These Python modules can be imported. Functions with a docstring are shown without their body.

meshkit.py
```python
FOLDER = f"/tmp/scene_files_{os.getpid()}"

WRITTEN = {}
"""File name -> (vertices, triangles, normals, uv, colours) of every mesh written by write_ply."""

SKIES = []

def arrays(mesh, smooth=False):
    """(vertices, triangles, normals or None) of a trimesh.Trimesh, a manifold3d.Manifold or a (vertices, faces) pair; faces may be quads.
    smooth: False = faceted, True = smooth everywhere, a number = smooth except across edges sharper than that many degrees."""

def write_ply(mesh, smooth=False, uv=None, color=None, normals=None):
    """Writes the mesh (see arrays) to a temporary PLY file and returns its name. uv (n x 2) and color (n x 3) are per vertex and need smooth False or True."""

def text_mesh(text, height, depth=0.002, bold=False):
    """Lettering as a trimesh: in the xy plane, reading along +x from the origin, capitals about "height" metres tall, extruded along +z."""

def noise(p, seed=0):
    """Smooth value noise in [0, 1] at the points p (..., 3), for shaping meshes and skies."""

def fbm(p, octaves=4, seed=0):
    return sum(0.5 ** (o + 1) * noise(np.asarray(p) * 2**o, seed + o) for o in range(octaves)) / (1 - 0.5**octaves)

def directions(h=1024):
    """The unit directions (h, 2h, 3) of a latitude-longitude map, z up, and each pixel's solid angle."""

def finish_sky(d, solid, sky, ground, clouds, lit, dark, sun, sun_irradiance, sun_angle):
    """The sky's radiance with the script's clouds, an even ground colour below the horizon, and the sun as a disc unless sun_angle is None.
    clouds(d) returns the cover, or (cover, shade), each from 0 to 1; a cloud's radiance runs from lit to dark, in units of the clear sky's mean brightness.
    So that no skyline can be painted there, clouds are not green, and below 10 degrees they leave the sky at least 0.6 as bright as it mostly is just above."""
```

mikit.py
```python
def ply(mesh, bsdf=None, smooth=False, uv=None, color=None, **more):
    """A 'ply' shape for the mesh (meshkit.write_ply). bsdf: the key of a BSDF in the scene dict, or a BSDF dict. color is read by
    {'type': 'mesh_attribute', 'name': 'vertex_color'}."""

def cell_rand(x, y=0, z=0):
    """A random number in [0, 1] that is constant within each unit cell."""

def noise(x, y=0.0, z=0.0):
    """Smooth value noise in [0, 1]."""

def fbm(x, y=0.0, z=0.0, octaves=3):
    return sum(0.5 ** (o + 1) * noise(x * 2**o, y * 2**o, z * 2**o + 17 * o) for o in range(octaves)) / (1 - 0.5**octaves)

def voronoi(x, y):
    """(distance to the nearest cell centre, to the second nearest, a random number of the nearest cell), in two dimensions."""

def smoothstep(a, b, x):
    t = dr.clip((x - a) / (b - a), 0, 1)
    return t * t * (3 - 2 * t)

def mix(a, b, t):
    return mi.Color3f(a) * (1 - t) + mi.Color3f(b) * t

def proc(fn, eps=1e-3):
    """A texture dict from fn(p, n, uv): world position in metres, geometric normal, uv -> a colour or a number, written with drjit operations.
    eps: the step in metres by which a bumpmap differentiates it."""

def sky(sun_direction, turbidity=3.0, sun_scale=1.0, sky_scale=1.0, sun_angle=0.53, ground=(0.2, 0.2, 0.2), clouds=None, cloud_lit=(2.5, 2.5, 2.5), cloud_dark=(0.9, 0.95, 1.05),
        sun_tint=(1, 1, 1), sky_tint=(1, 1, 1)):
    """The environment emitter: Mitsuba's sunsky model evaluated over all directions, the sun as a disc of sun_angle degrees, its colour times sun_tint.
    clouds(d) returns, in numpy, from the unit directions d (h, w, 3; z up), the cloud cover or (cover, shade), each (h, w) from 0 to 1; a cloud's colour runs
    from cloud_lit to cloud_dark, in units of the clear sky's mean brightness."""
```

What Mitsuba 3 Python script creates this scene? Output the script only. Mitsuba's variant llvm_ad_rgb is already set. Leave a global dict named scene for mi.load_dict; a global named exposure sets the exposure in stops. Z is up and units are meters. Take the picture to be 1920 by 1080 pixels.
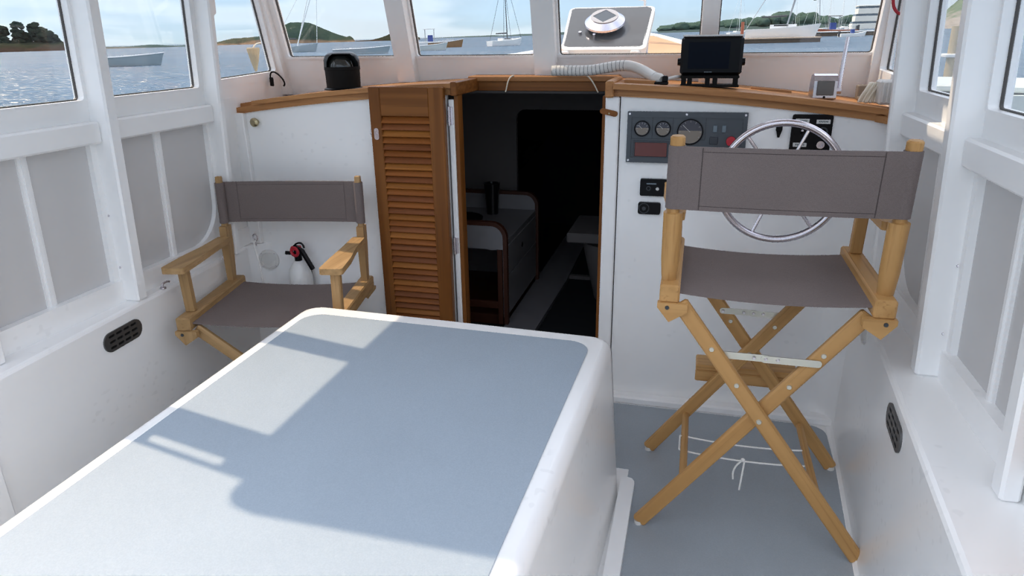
import math
import numpy as np
import trimesh
import manifold3d as m3
import shapely
from shapely.geometry import Polygon, LineString, Point, box as sbox
import drjit as dr
import mitsuba as mi
import mikit
from mikit import proc, noise, fbm, smoothstep, mix
import meshkit

T = mi.ScalarTransform4f
scene, labels = {}, {}

# ------------------------------------------------------------------ camera, sky, exposure
def _camera():
    yaw, pitch, roll = map(math.radians, (14.95, 20.13, -0.87))
    cy, sy, cp, sp = math.cos(yaw), math.sin(yaw), math.cos(pitch), math.sin(pitch)
    f = np.array([-sy * cp, cy * cp, -sp]); r = np.array([cy, sy, 0.0]); u = np.cross(r, f)
    u2 = -math.sin(roll) * r + math.cos(roll) * u
    o = np.array([0.61, 0.0, 1.42])
    return {'type': 'perspective', 'fov_axis': 'x', 'fov': math.degrees(2 * math.atan(960 / 1292)),
            'near_clip': 0.02, 'far_clip': 20000.0,
            'to_world': T().look_at(origin=o.tolist(), target=(o + f).tolist(), up=u2.tolist())}
scene['camera'] = _camera()

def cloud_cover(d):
    """Thin streaks of cloud low down, unseen bright cloud added over most of the sky above."""
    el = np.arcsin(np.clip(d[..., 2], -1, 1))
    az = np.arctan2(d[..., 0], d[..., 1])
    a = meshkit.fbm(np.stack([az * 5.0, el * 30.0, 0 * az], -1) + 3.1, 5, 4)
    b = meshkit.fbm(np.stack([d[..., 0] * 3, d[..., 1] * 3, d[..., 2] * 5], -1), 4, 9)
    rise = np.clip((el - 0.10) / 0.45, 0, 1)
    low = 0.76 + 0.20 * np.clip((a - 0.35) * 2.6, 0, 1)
    high = np.clip(0.62 + (b - 0.5) * 1.6, 0.2, 0.95)  # bright cloud overhead, out of view, added to fill the shaded cockpit
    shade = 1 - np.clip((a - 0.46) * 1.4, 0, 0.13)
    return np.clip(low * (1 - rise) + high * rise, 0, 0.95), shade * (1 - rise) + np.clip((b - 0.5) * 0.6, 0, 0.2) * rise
SUN = np.array([-0.724, 0.165, 1.0]); SUN /= np.linalg.norm(SUN)
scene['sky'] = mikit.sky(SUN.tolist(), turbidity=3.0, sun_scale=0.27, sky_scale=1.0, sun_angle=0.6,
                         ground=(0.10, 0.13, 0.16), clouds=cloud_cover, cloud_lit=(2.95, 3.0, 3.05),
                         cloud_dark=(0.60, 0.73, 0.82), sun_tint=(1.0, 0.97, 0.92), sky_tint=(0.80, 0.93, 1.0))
# the boat lies heeled by 0.6 degrees: the horizon of the sky is tilted against her like the sea is
_n = np.array([-0.01082, -0.00227, 1.0]); _n /= np.linalg.norm(_n)
_ax = np.cross([0, 0, 1.0], _n)
scene['sky']['to_world'] = T().rotate((_ax / np.linalg.norm(_ax)).tolist(), math.degrees(math.asin(np.linalg.norm(_ax)))) @ scene['sky']['to_world']
exposure = 3.28

# ------------------------------------------------------------------ materials
def rgb(*c):
    return {'type': 'rgb', 'value': list(c if len(c) == 3 else c * 3)}
def plastic(c, alpha=0.15, ior=1.5):
    return {'type': 'twosided', 'bsdf': {'type': 'roughplastic', 'diffuse_reflectance': c if isinstance(c, dict) else rgb(*c), 'alpha': alpha, 'int_ior': ior, 'nonlinear': False}}
def princ(c, rough=0.5, metal=0.0, spec=0.5, **k):
    return {'type': 'twosided', 'bsdf': {'type': 'principled', 'base_color': c if isinstance(c, dict) else rgb(*c), 'roughness': rough, 'metallic': metal, 'specular': spec, **k}}
def diffuse(c):
    return {'type': 'twosided', 'bsdf': {'type': 'diffuse', 'reflectance': c if isinstance(c, dict) else rgb(*c)}}

def wood(axis, c0, c1, c2, s=1.0):
    """Grain running along one world axis."""
    def fn(p, n, uv):
        q = [p.x, p.y, p.z]
        k = [150.0 * s] * 3
        k[axis] = 3.0
        j = [38.0 * s] * 3
        j[axis] = 1.6
        fine = fbm(q[0] * k[0], q[1] * k[1], q[2] * k[2], 2)
        broad = fbm(q[0] * j[0] + 9, q[1] * j[1], q[2] * j[2], 2)
        c = mix(c0, c1, smoothstep(0.3, 0.72, broad))
        return mix(c, c2, smoothstep(0.55, 0.85, fine) * 0.55)
    return proc(fn)

def wood_along(d, c0, c1, c2):
    """Grain running along one slanting direction in the upright plane through d."""
    d = np.array(d, float) / np.linalg.norm(d)
    e = np.cross(d, [0, 0, 1.0]); e /= np.linalg.norm(e); g = np.cross(d, e)
    def fn(p, n, uv):
        a, b, c = (p.x * float(q[0]) + p.y * float(q[1]) + p.z * float(q[2]) for q in (d, e, g))
        col = mix(c0, c1, smoothstep(0.3, 0.72, fbm(a * 1.6 + 9, b * 38.0, c * 38.0, 2)))
        return mix(col, c2, smoothstep(0.55, 0.85, fbm(a * 3.0, b * 150.0, c * 150.0, 2)) * 0.55)
    return proc(fn)
def nonskid_colour(p, n, uv):
    g = noise(p.x * 420, p.y * 420, p.z * 420)
    w = fbm(p.x * 5, p.y * 5, p.z * 5, 3)
    return mix((0.345, 0.415, 0.485), (0.385, 0.455, 0.525), g) * (0.95 + 0.10 * w)
def gelcoat_colour(p, n, uv):
    w = fbm(p.x * 2.3, p.y * 2.3, p.z * 2.3, 3)
    d = smoothstep(0.70, 0.82, noise(p.x * 60, p.y * 60, p.z * 60)) * smoothstep(0.62, 0.75, noise(p.x * 7, p.y * 7, p.z * 7))
    return mix((0.87, 0.865, 0.855), (0.85, 0.85, 0.845), w) * (1 - 0.06 * d)
def canvas_colour(p, n, uv):
    g = noise(p.x * 500, p.y * 500, p.z * 500)
    w = fbm(p.x * 9, p.y * 9, p.z * 9, 3)
    return mix((0.134, 0.108, 0.102), (0.164, 0.134, 0.126), g) * (0.93 + 0.14 * w)

TEAK = ((0.33, 0.145, 0.050), (0.42, 0.20, 0.075), (0.20, 0.08, 0.026))
DOORW = ((0.150, 0.052, 0.011), (0.205, 0.076, 0.017), (0.085, 0.028, 0.007))
BEECH = ((0.40, 0.215, 0.075), (0.47, 0.265, 0.10), (0.28, 0.135, 0.042))
ASH = ((0.32, 0.195, 0.085), (0.39, 0.245, 0.115), (0.20, 0.11, 0.045))
M = {
    'gelcoat': plastic(proc(gelcoat_colour), 0.06),
    'white_paint': plastic((0.87, 0.87, 0.865), 0.16),
    'panel_grey': plastic((0.60, 0.59, 0.585), 0.22),
    'nonskid': {'type': 'twosided', 'bsdf': {'type': 'bumpmap', 'arbitrary': {'type': 'proc_placeholder'}, 'bsdf': {'type': 'diffuse'}}},
    'teak_x': princ(wood(0, *TEAK), 0.45, spec=0.3),
    'teak_y': princ(wood(1, *TEAK), 0.45, spec=0.3),
    'door_x': princ(wood(0, *DOORW), 0.42, spec=0.22),
    'slat_a': princ(wood(0, (0.20, 0.062, 0.012), (0.26, 0.085, 0.018), (0.12, 0.035, 0.008)), 0.42, spec=0.22),
    'slat_b': princ(wood(0, (0.24, 0.085, 0.016), (0.31, 0.115, 0.024), (0.15, 0.05, 0.01)), 0.42, spec=0.22),
    'slat_c': princ(wood(0, (0.165, 0.052, 0.016), (0.21, 0.072, 0.024), (0.10, 0.032, 0.010)), 0.42, spec=0.22),
    'cabin_wood': princ((0.045, 0.012, 0.005), 0.45),
    'door_z': princ(wood(2, *DOORW), 0.42, spec=0.22),
    'beech_z': princ(wood(2, *BEECH), 0.4, spec=0.25),
    'beech_y': princ(wood(1, *BEECH), 0.4, spec=0.25),
    'beech_x': princ(wood(0, *BEECH), 0.4, spec=0.25),
    'beech_leg_a': princ(wood_along((0.516, 0, -0.713), *BEECH), 0.4, spec=0.25),
    'beech_leg_b': princ(wood_along((-0.516, 0, -0.713), *BEECH), 0.4, spec=0.25),
    'ash_leg_a': princ(wood_along((0.50, 0.10, -0.42), *ASH), 0.5, spec=0.25),
    'ash_leg_b': princ(wood_along((-0.50, -0.10, -0.42), *ASH), 0.5, spec=0.25),
    'ash_z': princ(wood(2, *ASH), 0.5, spec=0.25),
    'ash_y': princ(wood(1, *ASH), 0.5, spec=0.25),
    'canvas': princ(proc(canvas_colour), 0.85, spec=0.2, sheen=0.3),
    'canvas_seam': princ((0.075, 0.061, 0.058), 0.9, spec=0.1),
    'canvas_seam_soft': princ((0.115, 0.094, 0.089), 0.9, spec=0.1),
    'chrome': {'type': 'twosided', 'bsdf': {'type': 'roughconductor', 'material': 'Cr', 'alpha': 0.07}},
    'steel': {'type': 'twosided', 'bsdf': {'type': 'roughconductor', 'material': 'Cr', 'alpha': 0.22}},
    'zinc': princ((0.62, 0.62, 0.55), 0.38, metal=0.85),
    'dull_steel': princ((0.16, 0.15, 0.145), 0.25, metal=0.7),
    'brass': princ((0.42, 0.36, 0.22), 0.3, metal=1.0),
    'black_plastic': plastic((0.004, 0.004, 0.005), 0.12, 1.25),
    'black_matt': princ((0.007, 0.007, 0.007), 0.6, spec=0.12),
    'screen': plastic((0.0015, 0.003, 0.009), 0.08, 1.2),
    'panel_slate': plastic((0.055, 0.066, 0.078), 0.25),
    'panel_slate_dark': plastic((0.030, 0.036, 0.046), 0.25),
    'gauge_face': plastic((0.055, 0.055, 0.07), 0.12),
    'gauge_cream': plastic((0.20, 0.17, 0.14), 0.2),
    'gauge_mark': plastic((0.42, 0.40, 0.40), 0.25),
    'display_red': plastic((0.13, 0.035, 0.03), 0.12),
    'red': plastic((0.45, 0.015, 0.03), 0.2),
    'label_white': plastic((0.62, 0.62, 0.60), 0.25),
    'label_ink': princ((0.12, 0.14, 0.14), 0.7),
    'button_grey': plastic((0.14, 0.18, 0.21), 0.2),
    'rubber_white': plastic((0.70, 0.69, 0.66), 0.25),
    'hose_groove': princ((0.22, 0.22, 0.22), 0.6),
    'rope': princ((0.72, 0.66, 0.55), 0.9, spec=0.1),
    'rope_white': princ((0.76, 0.75, 0.72), 0.85, spec=0.1),
    'gasket': princ((0.06, 0.055, 0.05), 0.6),
    'pane': {'type': 'thindielectric', 'int_ior': 1.33},
    'acrylic': plastic((0.055, 0.055, 0.056), 0.05),
    'tan_deck': diffuse((0.50, 0.315, 0.20)),
    'cabin_dimmed_liner': diffuse((0.12, 0.113, 0.112)),  # grey liner darkened, the cabin shade put into its colour
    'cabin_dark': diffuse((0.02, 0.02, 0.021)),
    'cabin_dimmed_white': plastic((0.20, 0.20, 0.21), 0.2),  # white darkened to stand for the dim light of the cabin
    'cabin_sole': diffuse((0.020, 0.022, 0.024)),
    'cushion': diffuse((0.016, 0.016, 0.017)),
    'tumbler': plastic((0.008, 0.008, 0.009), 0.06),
    'dome_glass': plastic((0.02, 0.022, 0.02), 0.03, 1.6),
    'navy': princ((0.02, 0.03, 0.09), 0.8),
    'cloth_white': diffuse((0.78, 0.78, 0.78)),
    'tan_cloth': princ((0.36, 0.30, 0.20), 0.9, spec=0.1),
    'hull_white': plastic((0.78, 0.78, 0.76), 0.2),
    'hull_pale': plastic((0.55, 0.60, 0.58), 0.25),
    'hull_grey': plastic((0.34, 0.40, 0.42), 0.25),  # mid grey for the darker hulls and rowing boat insides
    'hull_wood': princ((0.23, 0.13, 0.06), 0.4),
    'antifoul': princ((0.30, 0.09, 0.05), 0.7),
    'boat_blue': princ((0.03, 0.06, 0.22), 0.7),
    'boat_dark': princ((0.03, 0.035, 0.04), 0.6),
    'spar': princ((0.32, 0.33, 0.34), 0.4, metal=0.4),
    'spar_white': princ((0.72, 0.72, 0.70), 0.4),
    'float_wood': princ((0.34, 0.26, 0.19), 0.8),
    'float_side': princ((0.07, 0.055, 0.04), 0.8),
    'building_wall': diffuse((0.70, 0.68, 0.62)),
    'building_glass': plastic((0.10, 0.13, 0.16), 0.1),
    'bark': diffuse((0.05, 0.035, 0.025)),
}
M['nonskid'] = {'type': 'twosided', 'bsdf': {'type': 'bumpmap', 'scale': 0.0006,
    'texture': proc(lambda p, n, uv: noise(p.x * 330, p.y * 330, p.z * 330), 4e-4),
    'bsdf': {'type': 'roughplastic', 'diffuse_reflectance': proc(nonskid_colour), 'alpha': 0.35}}}

def floor_colour(p, n, uv):
    g = noise(p.x * 420, p.y * 420, p.z * 420)
    w = fbm(p.x * 4, p.y * 4, p.z * 4, 3)
    d = smoothstep(0.55, 0.75, fbm(p.x * 1.7 + 3, p.y * 1.7, 2.0, 3))
    return mix((0.35, 0.395, 0.435), (0.385, 0.43, 0.47), g) * (0.93 + 0.14 * w) * (1 - 0.08 * d)
M['floor_nonskid'] = {'type': 'twosided', 'bsdf': {'type': 'roughplastic', 'diffuse_reflectance': proc(floor_colour), 'alpha': 0.3}}
def wave(p, n, uv):
    u, v = p.x * 0.75 - p.y * 0.66, p.x * 0.66 + p.y * 0.75      # along and across the wind
    gust = 0.55 + 0.9 * fbm(u * 0.035, v * 0.016 + 5, 0.0, 2)
    a = fbm(u * 0.16 + 4, v * 0.09, 0.0, 2)
    b = fbm(u * 0.75, v * 0.42 + 11, 3.0, 2)
    c = fbm(u * 3.1, v * 2.3, 7.0, 2)
    d = noise(u * 14.0, v * 11.0, 2.0)
    return (a * 0.30 + b * 0.32 + c * 0.115 + d * 0.016) * gust
def sea_colour(p, n, uv):
    w = fbm(p.x * 0.03, p.y * 0.08, 1.0, 3)
    return mix((0.018, 0.056, 0.100), (0.028, 0.078, 0.132), w)
M['sea'] = {'type': 'twosided', 'bsdf': {'type': 'bumpmap', 'scale': 2.6, 'texture': proc(wave, 0.02),
    'bsdf': {'type': 'blendbsdf', 'weight': 0.095,
             'a': {'type': 'roughplastic', 'diffuse_reflectance': proc(sea_colour), 'alpha': 0.12, 'int_ior': 1.11},
             'b': {'type': 'roughconductor', 'material': 'none', 'alpha': 0.16}}}}

def land(veg, veg2, rock, rock2, lo, hi, k):
    def fn(p, n, uv):
        h = p.z - 0.0108 * p.x
        w = fbm(p.x * k, p.y * k, p.z * k * 2, 4)
        v = mix(veg, veg2, fbm(p.x * k * 3 + 5, p.y * k * 3, p.z * k * 3, 3))
        r = mix(rock, rock2, fbm(p.x * k * 4, p.y * k * 4, p.z * k * 8, 3))
        return mix(r, v, smoothstep(lo, hi, h + (w - 0.5) * (hi - lo) * 2.5))
    return diffuse(proc(fn))
M['land_island'] = land((0.022, 0.026, 0.018), (0.035, 0.038, 0.024), (0.060, 0.042, 0.032), (0.038, 0.028, 0.024), 1.0, 4.0, 0.08)
M['land_hill'] = land((0.024, 0.040, 0.032), (0.036, 0.054, 0.038), (0.22, 0.15, 0.10), (0.12, 0.085, 0.055), 1.5, 5.0, 0.05)
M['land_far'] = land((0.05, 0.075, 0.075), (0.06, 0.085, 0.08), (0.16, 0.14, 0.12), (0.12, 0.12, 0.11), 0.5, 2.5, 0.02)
M['land_cliff'] = land((0.075, 0.115, 0.055), (0.13, 0.16, 0.09), (0.34, 0.30, 0.25), (0.20, 0.175, 0.145), 2.5, 8.0, 0.12)
def foliage_colour(p, n, uv):
    return mix((0.014, 0.022, 0.016), (0.030, 0.040, 0.026), fbm(p.x * 0.5, p.y * 0.5, p.z * 0.5, 3))
M['foliage'] = diffuse(proc(foliage_colour))
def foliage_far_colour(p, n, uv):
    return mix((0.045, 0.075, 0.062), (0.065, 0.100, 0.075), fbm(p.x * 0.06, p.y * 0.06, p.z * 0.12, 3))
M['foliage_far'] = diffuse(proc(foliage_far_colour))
for k_, v_ in M.items():
    scene['mat_' + k_] = v_

# ------------------------------------------------------------------ mesh helpers
def cat(*ms):
    flat = []
    for m in ms:
        flat.extend(m if isinstance(m, (list, tuple)) else [m])
    return trimesh.util.concatenate(flat)
def mv(m, t=(0, 0, 0), r=None):
    m = m.copy()
    if r is not None:
        m.apply_transform(r if np.shape(r) == (4, 4) else trimesh.transformations.euler_matrix(*np.radians(r)))
    m.apply_translation(t)
    return m
def cbox(lo, hi, c=0.003):
    """Box between two corners with chamfered edges."""
    lo, hi = np.minimum(lo, hi), np.maximum(lo, hi)
    o, h = (lo + hi) / 2, (hi - lo) / 2
    c = min(c, 0.45 * h.min())
    if c <= 0:
        return trimesh.creation.box(extents=2 * h, transform=trimesh.transformations.translation_matrix(o))
    s = np.array([[x, y, z] for x in (-1, 1) for y in (-1, 1) for z in (-1, 1)], float)
    pts = np.vstack([s * (h - c * (1 - np.eye(3)[k])) for k in range(3)])
    m = trimesh.convex.convex_hull(pts)
    m.apply_translation(o)
    return m
def frame_of(p0, p1, up=(0, 0, 1)):
    p0, p1 = np.asarray(p0, float), np.asarray(p1, float)
    z = p1 - p0; L = np.linalg.norm(z); z = z / L
    x = np.cross(np.asarray(up, float), z)
    if np.linalg.norm(x) < 1e-6:
        x = np.cross([0, 1.0, 0], z)
    x /= np.linalg.norm(x); y = np.cross(z, x)
    A = np.eye(4); A[:3, 0], A[:3, 1], A[:3, 2], A[:3, 3] = x, y, z, p0
    return A, L
def bar(p0, p1, w, d, c=0.003, up=(0, 0, 1)):
    """Chamfered bar from p0 to p1; w across (perpendicular to up), d the other way."""
    A, L = frame_of(p0, p1, up)
    m = cbox((-w / 2, -d / 2, 0), (w / 2, d / 2, L), c)
    m.apply_transform(A)
    return m
def rod(p0, p1, r0, r1=None, n=14):
    r1 = r0 if r1 is None else r1
    return lathe([(0, 0), (r0, 0), (r1, 1), (0, 1)], n, p0, p1)
def lathe(prof, n=24, p0=(0, 0, 0), p1=(0, 0, 1), scale=None):
    """Revolve (radius, height); height 0..1 scaled to |p1-p0| along it."""
    A, L = frame_of(p0, p1)
    pr = np.array(prof, float); pr[:, 1] *= L
    m = trimesh.creation.revolve(pr, sections=n)
    m.fix_normals()
    m.apply_transform(A)
    return m
def tube(pts, r, n=8, closed=False, smooth=0):
    p = np.asarray(pts, float)
    if smooth:
        from scipy.interpolate import CubicSpline
        t = np.r_[0, np.cumsum(np.linalg.norm(np.diff(p, axis=0), axis=1))]
        p = CubicSpline(t, p)(np.linspace(0, t[-1], smooth))
    N = len(p)
    tan = np.roll(p, -1, 0) - np.roll(p, 1, 0) if closed else np.gradient(p, axis=0)
    tan /= np.linalg.norm(tan, axis=1, keepdims=True) + 1e-12
    a = np.zeros_like(p)
    ref = np.array([0, 0, 1.0]) if abs(tan[0][2]) < 0.9 else np.array([1.0, 0, 0])
    a[0] = np.cross(tan[0], ref); a[0] /= np.linalg.norm(a[0])
    for i in range(1, N):
        v = a[i - 1] - tan[i] * (a[i - 1] @ tan[i]); a[i] = v / np.linalg.norm(v)
    b = np.cross(tan, a)
    ang = np.arange(n) * 2 * np.pi / n
    rr = np.broadcast_to(r, (N,))
    V = p[:, None] + rr[:, None, None] * (np.cos(ang)[None, :, None] * a[:, None] + np.sin(ang)[None, :, None] * b[:, None])
    F = []
    M_ = N if closed else N - 1
    for i in range(M_):
        i2 = (i + 1) % N
        for j in range(n):
            j2 = (j + 1) % n
            F += [[i * n + j, i * n + j2, i2 * n + j2], [i * n + j, i2 * n + j2, i2 * n + j]]
    V = V.reshape(-1, 3)
    if not closed:
        V = np.vstack([V, p[0], p[-1]])
        for j in range(n):
            j2 = (j + 1) % n
            F += [[len(V) - 2, j2, j], [len(V) - 1, (N - 1) * n + j, (N - 1) * n + j2]]
    return trimesh.Trimesh(V, F, process=False)
def ext(poly, h):
    return cat([trimesh.creation.extrude_polygon(g, h, engine='earcut') for g in getattr(poly, 'geoms', [poly])])
def onto(m, origin, ux, uy):
    """Move a mesh from the xy plane to the plane with axes ux, uy; its z goes along their cross product."""
    ux, uy = np.asarray(ux, float), np.asarray(uy, float)
    A = np.eye(4); A[:3, 0], A[:3, 1], A[:3, 2], A[:3, 3] = ux, uy, np.cross(ux, uy), origin
    m = m.copy(); m.apply_transform(A)
    if np.linalg.det(A[:3, :3]) < 0:
        m.invert()
    return m
def plate_y(poly, y0, y1):
    """Polygon in (x, z) extruded from y0 to y1."""
    return onto(ext(poly, y1 - y0), (0, y1, 0), (1, 0, 0), (0, 0, 1))
def plate_x(poly, x0, x1):
    """Polygon in (y, z) extruded from x0 to x1."""
    return onto(ext(poly, x1 - x0), (x0, 0, 0), (0, 1, 0), (0, 0, 1))
def plate_z(poly, z0, z1):
    m = ext(poly, z1 - z0); m.apply_translation((0, 0, z0)); return m
def rrect(x0, y0, x1, y1, r, q=6):
    return sbox(x0 + r, y0 + r, x1 - r, y1 - r).buffer(r, quad_segs=q)
def torus(R, r, n=48, k=10, c=(0, 0, 0), nrm=(0, 0, 1), sx=1.0, sy=1.0):
    t = np.arange(n) * 2 * np.pi / n
    A, _ = frame_of((0, 0, 0), nrm)
    p = np.stack([R * sx * np.cos(t), R * sy * np.sin(t), 0 * t], -1) @ A[:3, :3].T + np.asarray(c, float)
    return tube(p, r, k, closed=True)
def grid_mesh(P):
    """Surface from an (a, b, 3) array of points."""
    a, b, _ = P.shape
    i, j = np.meshgrid(np.arange(a - 1), np.arange(b - 1), indexing='ij')
    q = np.stack([i * b + j, (i + 1) * b + j, (i + 1) * b + j + 1, i * b + j + 1], -1).reshape(-1, 4)
    return trimesh.Trimesh(P.reshape(-1, 3), np.vstack([q[:, [0, 1, 2]], q[:, [0, 2, 3]]]), process=False)
def loft(rings, cap=True):
    """Closed rings (k, n, 3) joined to a solid."""
    R = np.asarray(rings, float); k, n, _ = R.shape
    F = []
    for i in range(k - 1):
        for j in range(n):
            j2 = (j + 1) % n
            F += [[i * n + j, i * n + j2, (i + 1) * n + j2], [i * n + j, (i + 1) * n + j2, (i + 1) * n + j]]
    V = R.reshape(-1, 3)
    if cap:
        V = np.vstack([V, R[0].mean(0), R[-1].mean(0)])
        for j in range(n):
            j2 = (j + 1) % n
            F += [[k * n, j2, j], [k * n + 1, (k - 1) * n + j, (k - 1) * n + j2]]
    m = trimesh.Trimesh(V, F, process=False)
    m.fix_normals()
    return m

# ------------------------------------------------------------------ scene helpers
_used = set()
def numbered(key):
    k, i = key, 0
    while k in _used:
        i += 1; k = f'{key}_{i:03d}'
    _used.add(k)
    return k
def thing(name, label, category, group=None):
    k = numbered(name)
    labels[k] = {'label': label, 'category': category}
    if group:
        labels[k]['group'] = group
    return k
def part(parent, name, mesh, mat, smooth=30, label=None, kind=None):
    k = numbered(f'{parent}__{name}')
    scene[k] = mikit.ply(mesh, 'mat_' + mat, smooth=smooth)
    if label or kind:
        labels[k] = {}
        if label: labels[k]['label'] = label
        if kind: labels[k]['kind'] = kind
    return k
def solo(name, mesh, mat, label, category, smooth=30, group=None):
    k = thing(name, label, category, group)
    scene[k] = mikit.ply(mesh, 'mat_' + mat, smooth=smooth)
    return k
def struct(name, mesh=None, mat=None, smooth=30, label=None):
    k = numbered(name)
    labels[k] = {'kind': 'structure'}
    if label: labels[k]['label'] = label
    if mesh is not None:
        scene[k] = mikit.ply(mesh, 'mat_' + mat, smooth=smooth)
    return k

# ------------------------------------------------------------------ floor
BY = 2.56                                            # aft face of the bulkhead
def edge_x(s, y):                                    # inner edge of the ledge on each side
    return (1.205 + 0.07 * (y - 1.84)) if s < 0 else (1.15 + 0.07 * (y - 1.88))
k = struct('floor', plate_z(sbox(-1.33, -1.2, 1.33, BY), -0.06, 0.0), 'gelcoat', label='white moulded cockpit sole')
carp = Polygon([(-0.30, 2.06), (-0.30, 2.505), (1.165, 2.505), (1.09, -1.2), (0.47, -1.2), (0.47, 2.06)])
carp = carp.intersection(carp.buffer(-0.06).buffer(0.06, quad_segs=6).union(sbox(-0.3, -1.2, 0.9, 2.505)))
part(k, 'nonskid_panel', plate_z(carp, 0.0, 0.003), 'floor_nonskid', label='blue grey non-skid deck panel beside the engine box')
carp2 = Polygon([(-1.08, -1.2), (-1.165, 2.47), (-0.76, 2.47), (-0.72, -1.2)]).buffer(-0.05).buffer(0.05, quad_segs=6)
part(k, 'nonskid_panel', plate_z(carp2, 0.0, 0.003), 'floor_nonskid', label='blue grey non-skid deck panel on the port side')

# ------------------------------------------------------------------ side walls
Z_LEDGE, Z_RAIL0, Z_RAIL1, Z_SILL, Z_HEAD = 0.575, 1.118, 1.186, 1.250, 1.86
BAYS = [(1.330, 1.812), (1.858, 2.362), (2.39, 2.56)]
POSTS = [(1.283, 1.330), (1.812, 1.858), (2.362, 2.392)]
GLASS = [(1.40, 1.800), (1.885, 2.337), (2.42, 2.861)]
YS, YE = -1.2, 2.93

def liner(s):
    """Moulded lower wall, coved into the floor at the foot and turned over into the ledge at the top."""
    ys = np.linspace(YS, BY, 12)
    rows = []
    for y in ys:
        e = edge_x(s, y)
        prof = [(e - 0.022, 0.0), (e - 0.012, 0.004), (e - 0.004, 0.014), (e, 0.035)]
        prof += [(e + 0.0, 0.30), (e, Z_LEDGE - 0.012), (e + 0.004, Z_LEDGE - 0.004), (e + 0.012, Z_LEDGE), (1.33, Z_LEDGE), (1.33, 0.0)]
        rows.append([(s * x, y, z) for x, z in prof])
    return loft(rows)

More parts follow.
